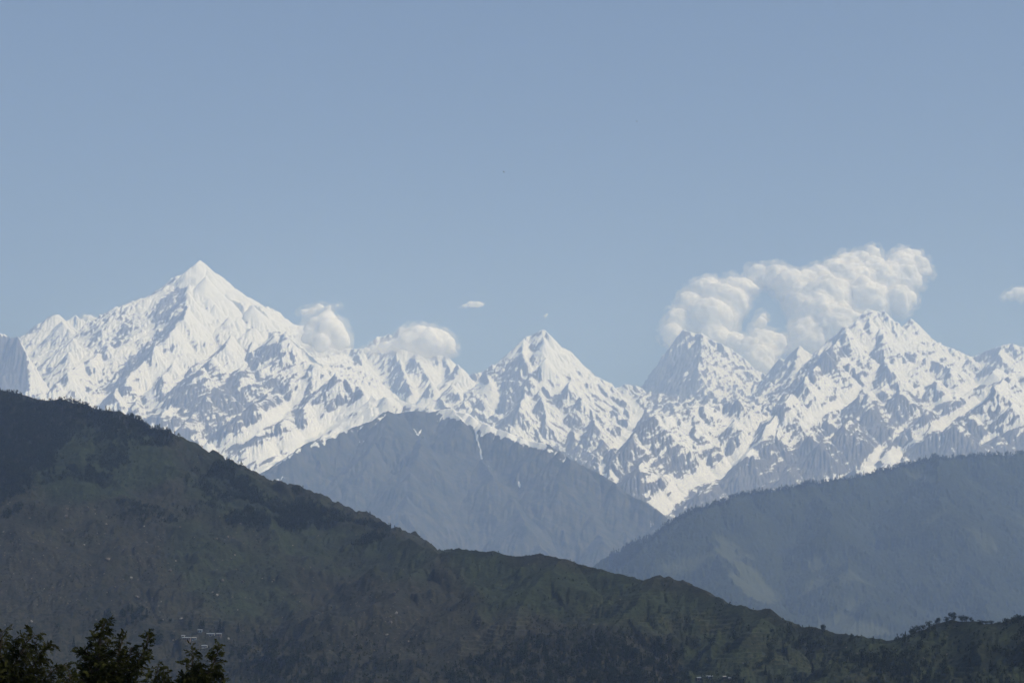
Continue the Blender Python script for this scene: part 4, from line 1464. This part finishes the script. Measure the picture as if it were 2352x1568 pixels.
house(476, 493, 1455, 1461.5, 'longest village house, pale tin roof over a row of dark bays', M_WALL, M_TIN, 5, 0.4)
house(498, 509, 1457.5, 1461.5, 'low tin-roofed shed to the right of the longest village house', M_BROWN, M_TIN, 3)
house(454, 463, 1448, 1453, 'blue-grey house with a tin roof standing topmost in the village', M_BLUE, M_TIN, 2, 0.6)
house(417, 423.5, 1459, 1463, 'little bright tin-roofed hut farthest left in the village', M_WALL, M_TIN, 1, 0.8)
house(419, 437, 1462.5, 1468, 'long low house with a dull tin roof below the little hut', M_BROWN, M_TIN, 4, 0.35)
house(439.5, 449, 1463, 1467.5, 'pale blue walled house at the right end of the long low house', M_BLUE, M_OLD, 3, 0.5)
house(463, 475, 1481, 1486.5, 'white pillared house alone on the terraces, lowest in the village', M_WALL, M_TIN, 5, 0.45)
house(1603, 1611, 1557.5, 1561, 'small pale roofed house at the left of the houses in the lower wood', M_BROWN, M_TIN, 2)
house(1626, 1638.5, 1556.5, 1560.5, 'widest bright tin roof among the houses in the lower wood', M_BLUE, M_TIN, 3, 0.4)
house(1660, 1667, 1555.5, 1559, 'dim grey roofed house right of the widest roof in the lower wood', M_BROWN, M_OLD, 2)
house(1675, 1680, 1558, 1561, 'tiny hut farthest right among the houses in the lower wood', M_BROWN, M_TIN, 1, 0.8)

# ---- trees standing against the sky on the forested mountain: part of its wood
X, Y, Z, U, V = FOR
dv = -np.gradient(V, axis=0)
vis = visible(X, Y, Z)
top = np.interp(U, [1405, 1450, 1530, 1600, 1700, 1800, 1900, 2000, 2100, 2200, 2352], [1312, 1279, 1208, 1170, 1135, 1121, 1102, 1084, 1060, 1047, 1034])
w = ((V - top) < 14) * vis * (np.clip(dv, 0, 5) + 0.5) * (U > 1400)
w = w.ravel().astype(np.float64)
idx = rs.choice(w.size, 1500, p=w / w.sum())
hx, hy, hz = HX, HY, HZ
HX, HY, HZ = X, Y, Z
V_, F_, T_ = merge_trees(idx, np.full(1500, 15.0), ('fir', 'broad'), np.clip(rs.normal(0.02, 0.05, 1500), 0, 0.3))
HX, HY, HZ = hx, hy, hz
o = mesh_np('forest', V_, F_, M_LEAF, attrs={'tint': T_})
tag(o, 'trees bristling along the crest of the forested mountain', None, None, 'stuff')
print('hill things', time.time() - T0)

# ================================================================== the nearest trees, below the viewpoint
M_SPRAY = leaf_mat('cypress_sprays', (0.010, 0.015, 0.006), (0.062, 0.066, 0.022), 3.2)  # lighter olive tone paints sunlit hints into the dark sprays


def tube(pts, r0, r1, sides=5):
    pts = [np.array(p, float) for p in pts]
    V, Fq = [], []
    n = len(pts)
    for i, p in enumerate(pts):
        d = pts[min(i + 1, n - 1)] - pts[max(i - 1, 0)]
        d = d / (np.linalg.norm(d) + 1e-9)
        a = np.cross(d, (0.3, 1, 0.2))
        a /= np.linalg.norm(a)
        b = np.cross(d, a)
        r_ = r0 + (r1 - r0) * i / (n - 1)
        for k in range(sides):
            t_ = 2 * math.pi * k / sides
            V.append(p + r_ * (a * math.cos(t_) + b * math.sin(t_)))
    for i in range(n - 1):
        for k in range(sides):
            k2 = (k + 1) % sides
            Fq.append((i * sides + k, i * sides + k2, (i + 1) * sides + k2, (i + 1) * sides + k))
    return np.array(V), np.array(Fq)


class Soup:
    def __init__(s):
        s.v, s.f, s.n = [], [], 0

    def add(s, V, Fq):
        s.v.append(V)
        s.f.append(Fq + s.n)
        s.n += len(V)

    def build(s, name, mat, parent):
        return mesh_np(name, np.concatenate(s.v), np.concatenate(s.f), mat, parent)


def spray(axis_p, axis_d, ln, r, n=15):
    """A feathery twig end: short overlapping scale shoots on both sides of a drooping axis."""
    t_ = np.linspace(0.05, 1, n)
    side = np.cross(axis_d, r.normal(size=3))
    side /= np.linalg.norm(side)
    up = np.cross(side, axis_d)
    sg = np.where(np.arange(n) % 2 == 0, 1.0, -1.0)[:, None]
    base = axis_p + axis_d * (t_ * ln)[:, None] + np.array((0, 0, -0.22)) * (t_ ** 2 * ln)[:, None]
    d = axis_d * 0.75 + side * sg * (0.75 - 0.3 * t_[:, None]) + up * r.uniform(-0.35, 0.35, (n, 1)) + r.normal(0, 0.12, (n, 3))
    d /= np.linalg.norm(d, axis=1, keepdims=True)
    L_ = ln * (0.42 - 0.2 * t_)[:, None] * r.uniform(0.7, 1.2, (n, 1))
    wv_ = np.cross(d, up + r.normal(0, 0.3, (n, 3)))
    wv_ /= np.linalg.norm(wv_, axis=1, keepdims=True)
    w = 0.095 * ln * r.uniform(0.7, 1.3, (n, 1))
    V = np.stack((base - wv_ * w * 0.5, base + d * L_ * 0.55 - wv_ * w, base + d * L_, base + d * L_ * 0.55 + wv_ * w), 1).reshape(-1, 3)
    return V, np.arange(n * 4).reshape(-1, 4)


def near_tree(label, y0, stems, foot_u, seed, group='treetops just below the viewpoint'):
    """stems: list of (points [(u, v)], crown radius at the top and the bottom on the survey grid, fullness)."""
    r = np.random.RandomState(seed)
    k = y0 / FP
    wood, leaf = Soup(), Soup()
    foot = at(foot_u, 1600, y0)
    gz = ground_z(foot[0], foot[1])
    e = bpy.data.objects.new('cypress_tree', None)
    COL.objects.link(e)
    org = np.array((foot[0], foot[1], gz))
    e.location = org
    tag(e, label, 'tree', None)
    fork = at(foot_u, 1900, y0)
    V, Fq = tube([org + np.array((0, 0, -0.4)), (org + fork) / 2 + r.normal(0, 0.1, 3), fork], 0.30, 0.16, 9)
    wood.add(V - org, Fq)
    for pts, r_top, r_bot, full, r_stem in stems:
        P = [at(u, v + 11, y0 + dy) for u, v, dy in [(p[0], p[1], p[2] if len(p) > 2 else 0.0) for p in pts]]
        P.append(P[-1] * 0.35 + fork * 0.65 + np.array((0, 0, 0.1)))
        P.append(fork)
        P = np.array(P)
        seg = np.linalg.norm(np.diff(P, axis=0), axis=1)
        arc = np.concatenate(([0], np.cumsum(seg)))
        V, Fq = tube(P[::-1], r_stem * 2.2, 0.004, 6)
        wood.add(V - org, Fq)
        Ltot = arc[-1]
        s = 0.01
        while s < Ltot * 0.98:
            f = s / Ltot
            p = np.array([np.interp(s, arc, P[:, j]) for j in range(3)])
            p2 = np.array([np.interp(max(s - 0.05, 0), arc, P[:, j]) for j in range(3)])
            up = p2 - p
            up = up / (np.linalg.norm(up) + 1e-6) if np.linalg.norm(up) > 1e-4 else np.array((0, 0, 1.0))
            R = (r_top + (r_bot - r_top) * min(1, s / (arc[-3] + 1e-6))) * k
            nb = max(2, int(full * (2.2 + 8.0 * f)))
            for _ in range(nb):
                a = r.uniform(0, 2 * math.pi)
                ln = R * r.uniform(0.35, 1.3)
                el = r.uniform(0.1, 0.75)
                d = np.array((math.cos(a) * math.cos(el), math.sin(a) * math.cos(el), math.sin(el))) * 0.8 + up * 0.35
                d /= np.linalg.norm(d)
                m_ = 4
                q = [p]
                dd = d.copy()
                for j in range(m_):
                    dd = dd + np.array((0, 0, -0.15)) + r.normal(0, 0.12, 3)
                    dd /= np.linalg.norm(dd)
                    q.append(q[-1] + dd * ln / m_)
                V, Fq = tube(q, 0.006 + ln * 0.012, 0.002, 3)
                wood.add(V - org, Fq)
                ns = max(2, int(ln / 0.045))
                for j in range(ns):
                    t_ = (j + 1) / ns
                    t_ = 0.2 + 0.8 * t_
                    jj = min(int(t_ * m_), m_ - 1)
                    b = q[jj] + (q[jj + 1] - q[jj]) * (t_ * m_ - jj)
                    bd = q[jj + 1] - q[jj]
                    bd = bd / np.linalg.norm(bd) + r.normal(0, 0.55, 3)
                    bd /= np.linalg.norm(bd)
                    V, Fq = spray(b, bd, r.uniform(0.07, 0.17), r)
                    leaf.add(V - org, Fq)
            s += 0.035 + 0.045 * f
    wood.build('trunk', M_BARK, e)
    leaf.build('crown', M_SPRAY, e)
    print('near tree', leaf.n, wood.n)
    return e


near_tree('broad dark cypress top cut by the left edge, with a flat drooping shoulder', 46.0,
          [([(8, 1436), (4, 1452), (0, 1480), (2, 1520), (8, 1580)], 10, 60, 1.0, 0.03), ([(82, 1447), (72, 1452), (55, 1470), (40, 1500), (25, 1560)], 16, 50, 1.0, 0.025),
           ([(112, 1470), (100, 1478), (85, 1500), (70, 1530), (50, 1580)], 14, 40, 1.0, 0.02), ([(140, 1518), (120, 1530), (95, 1555), (80, 1600)], 14, 36, 1.0, 0.02), ([(-30, 1470), (-25, 1500), (-10, 1560)], 20, 50, 1.0, 0.02)], 20, 1)
near_tree('tall ragged cypress with a bent spike for a top, second from the left edge', 44.0,
          [([(249, 1414), (243, 1418), (236, 1425), (233, 1440), (229, 1460), (226, 1490), (222, 1530), (220, 1590)], 7, 62, 1.25, 0.03), ([(285, 1448), (280, 1462), (274, 1485), (262, 1530), (250, 1580)], 9, 44, 1.0, 0.018),
           ([(341, 1437), (340, 1452), (334, 1475), (322, 1500), (305, 1535), (285, 1580)], 7, 36, 0.8, 0.014), ([(192, 1480), (200, 1490), (210, 1520), (215, 1570)], 14, 36, 1.0, 0.018),
           ([(300, 1475), (298, 1495), (288, 1530), (270, 1580)], 12, 36, 1.0, 0.018)], 245, 2)
near_tree('small thin-topped cypress in the dip between the two bigger right-hand cypresses', 43.0,
          [([(365, 1514), (362, 1525), (356, 1545), (350, 1580)], 9, 34, 0.9, 0.014), ([(385, 1532), (378, 1545), (366, 1580)], 9, 26, 0.9, 0.012), ([(155, 1520), (160, 1545), (175, 1590)], 14, 34, 0.9, 0.012)], 345, 3)
near_tree('forked cypress with two thin upright leaders, rightmost of the near trees', 44.5,
          [([(443, 1477), (441, 1492), (442, 1510), (440, 1530), (438, 1580)], 8, 34, 1.0, 0.016), ([(503, 1469), (500, 1485), (494, 1503), (484, 1525), (470, 1550), (458, 1590)], 8, 38, 1.1, 0.018),
           ([(516, 1540), (506, 1552), (485, 1585)], 10, 26, 0.9, 0.012), ([(415, 1545), (425, 1565), (438, 1600)], 14, 30, 1.0, 0.012), ([(462, 1520), (460, 1545), (455, 1590)], 18, 36, 1.1, 0.014)], 455, 4)

# ================================================================== two birds high over the valley
t = NT('bird_plumage')
t.surf((0.02, 0.018, 0.017), 0.8, 0.1)


def bird(u, v, y, span, roll, yaw, label):
    c = at(u, v, y)
    bm = bmesh.new()
    bmesh.ops.create_uvsphere(bm, u_segments=10, v_segments=7, radius=1.0, matrix=Matrix.Diagonal((0.10, 0.34, 0.09, 1)))
    for vert in bm.verts:                       # tapering tail and a small head
        if vert.co.y < -0.12:
            vert.co.x *= 0.8 - vert.co.y * 0.6
            vert.co.z *= 0.55
        elif vert.co.y > 0.2:
            vert.co.x *= 0.75
            vert.co.z = vert.co.z * 0.8 + 0.02
    for sgn in (-1, 1):
        xs = [0.06, 0.26, 0.5, 0.5, 0.26, 0.06]
        ysw = [0.16, 0.2, -0.02, -0.10, -0.06, -0.14]
        zs = [0.03, 0.10, 0.05, 0.05, 0.10, 0.03]
        top = [bm.verts.new((sgn * x, y_, z + 0.012)) for x, y_, z in zip(xs, ysw, zs)]
        bot = [bm.verts.new((sgn * x, y_, z - 0.012)) for x, y_, z in zip(xs, ysw, zs)]
        bm.faces.new(top)
        bm.faces.new(bot[::-1])
        for i in range(6):
            j = (i + 1) % 6
            bm.faces.new((top[i], bot[i], bot[j], top[j]))
    me = bpy.data.meshes.new('bird')
    bm.to_mesh(me)
    bm.free()
    me.materials.append(t.m)
    o_ = bpy.data.objects.new('bird', me)
    COL.objects.link(o_)
    o_.location = c
    o_.scale = (span, span, span)
    o_.rotation_euler = (0.1, roll, yaw)
    tag(o_, label, 'bird')


bird(1157, 395, 420, 0.55, 0.5, 0.9, 'tiny dark bird flying high over the middle of the range')
bird(1463, 279, 520, 0.55, 0.2, 1.3, 'tiny dark bird highest in the sky, above the hazy shaded peak')
print('all', time.time() - T0)
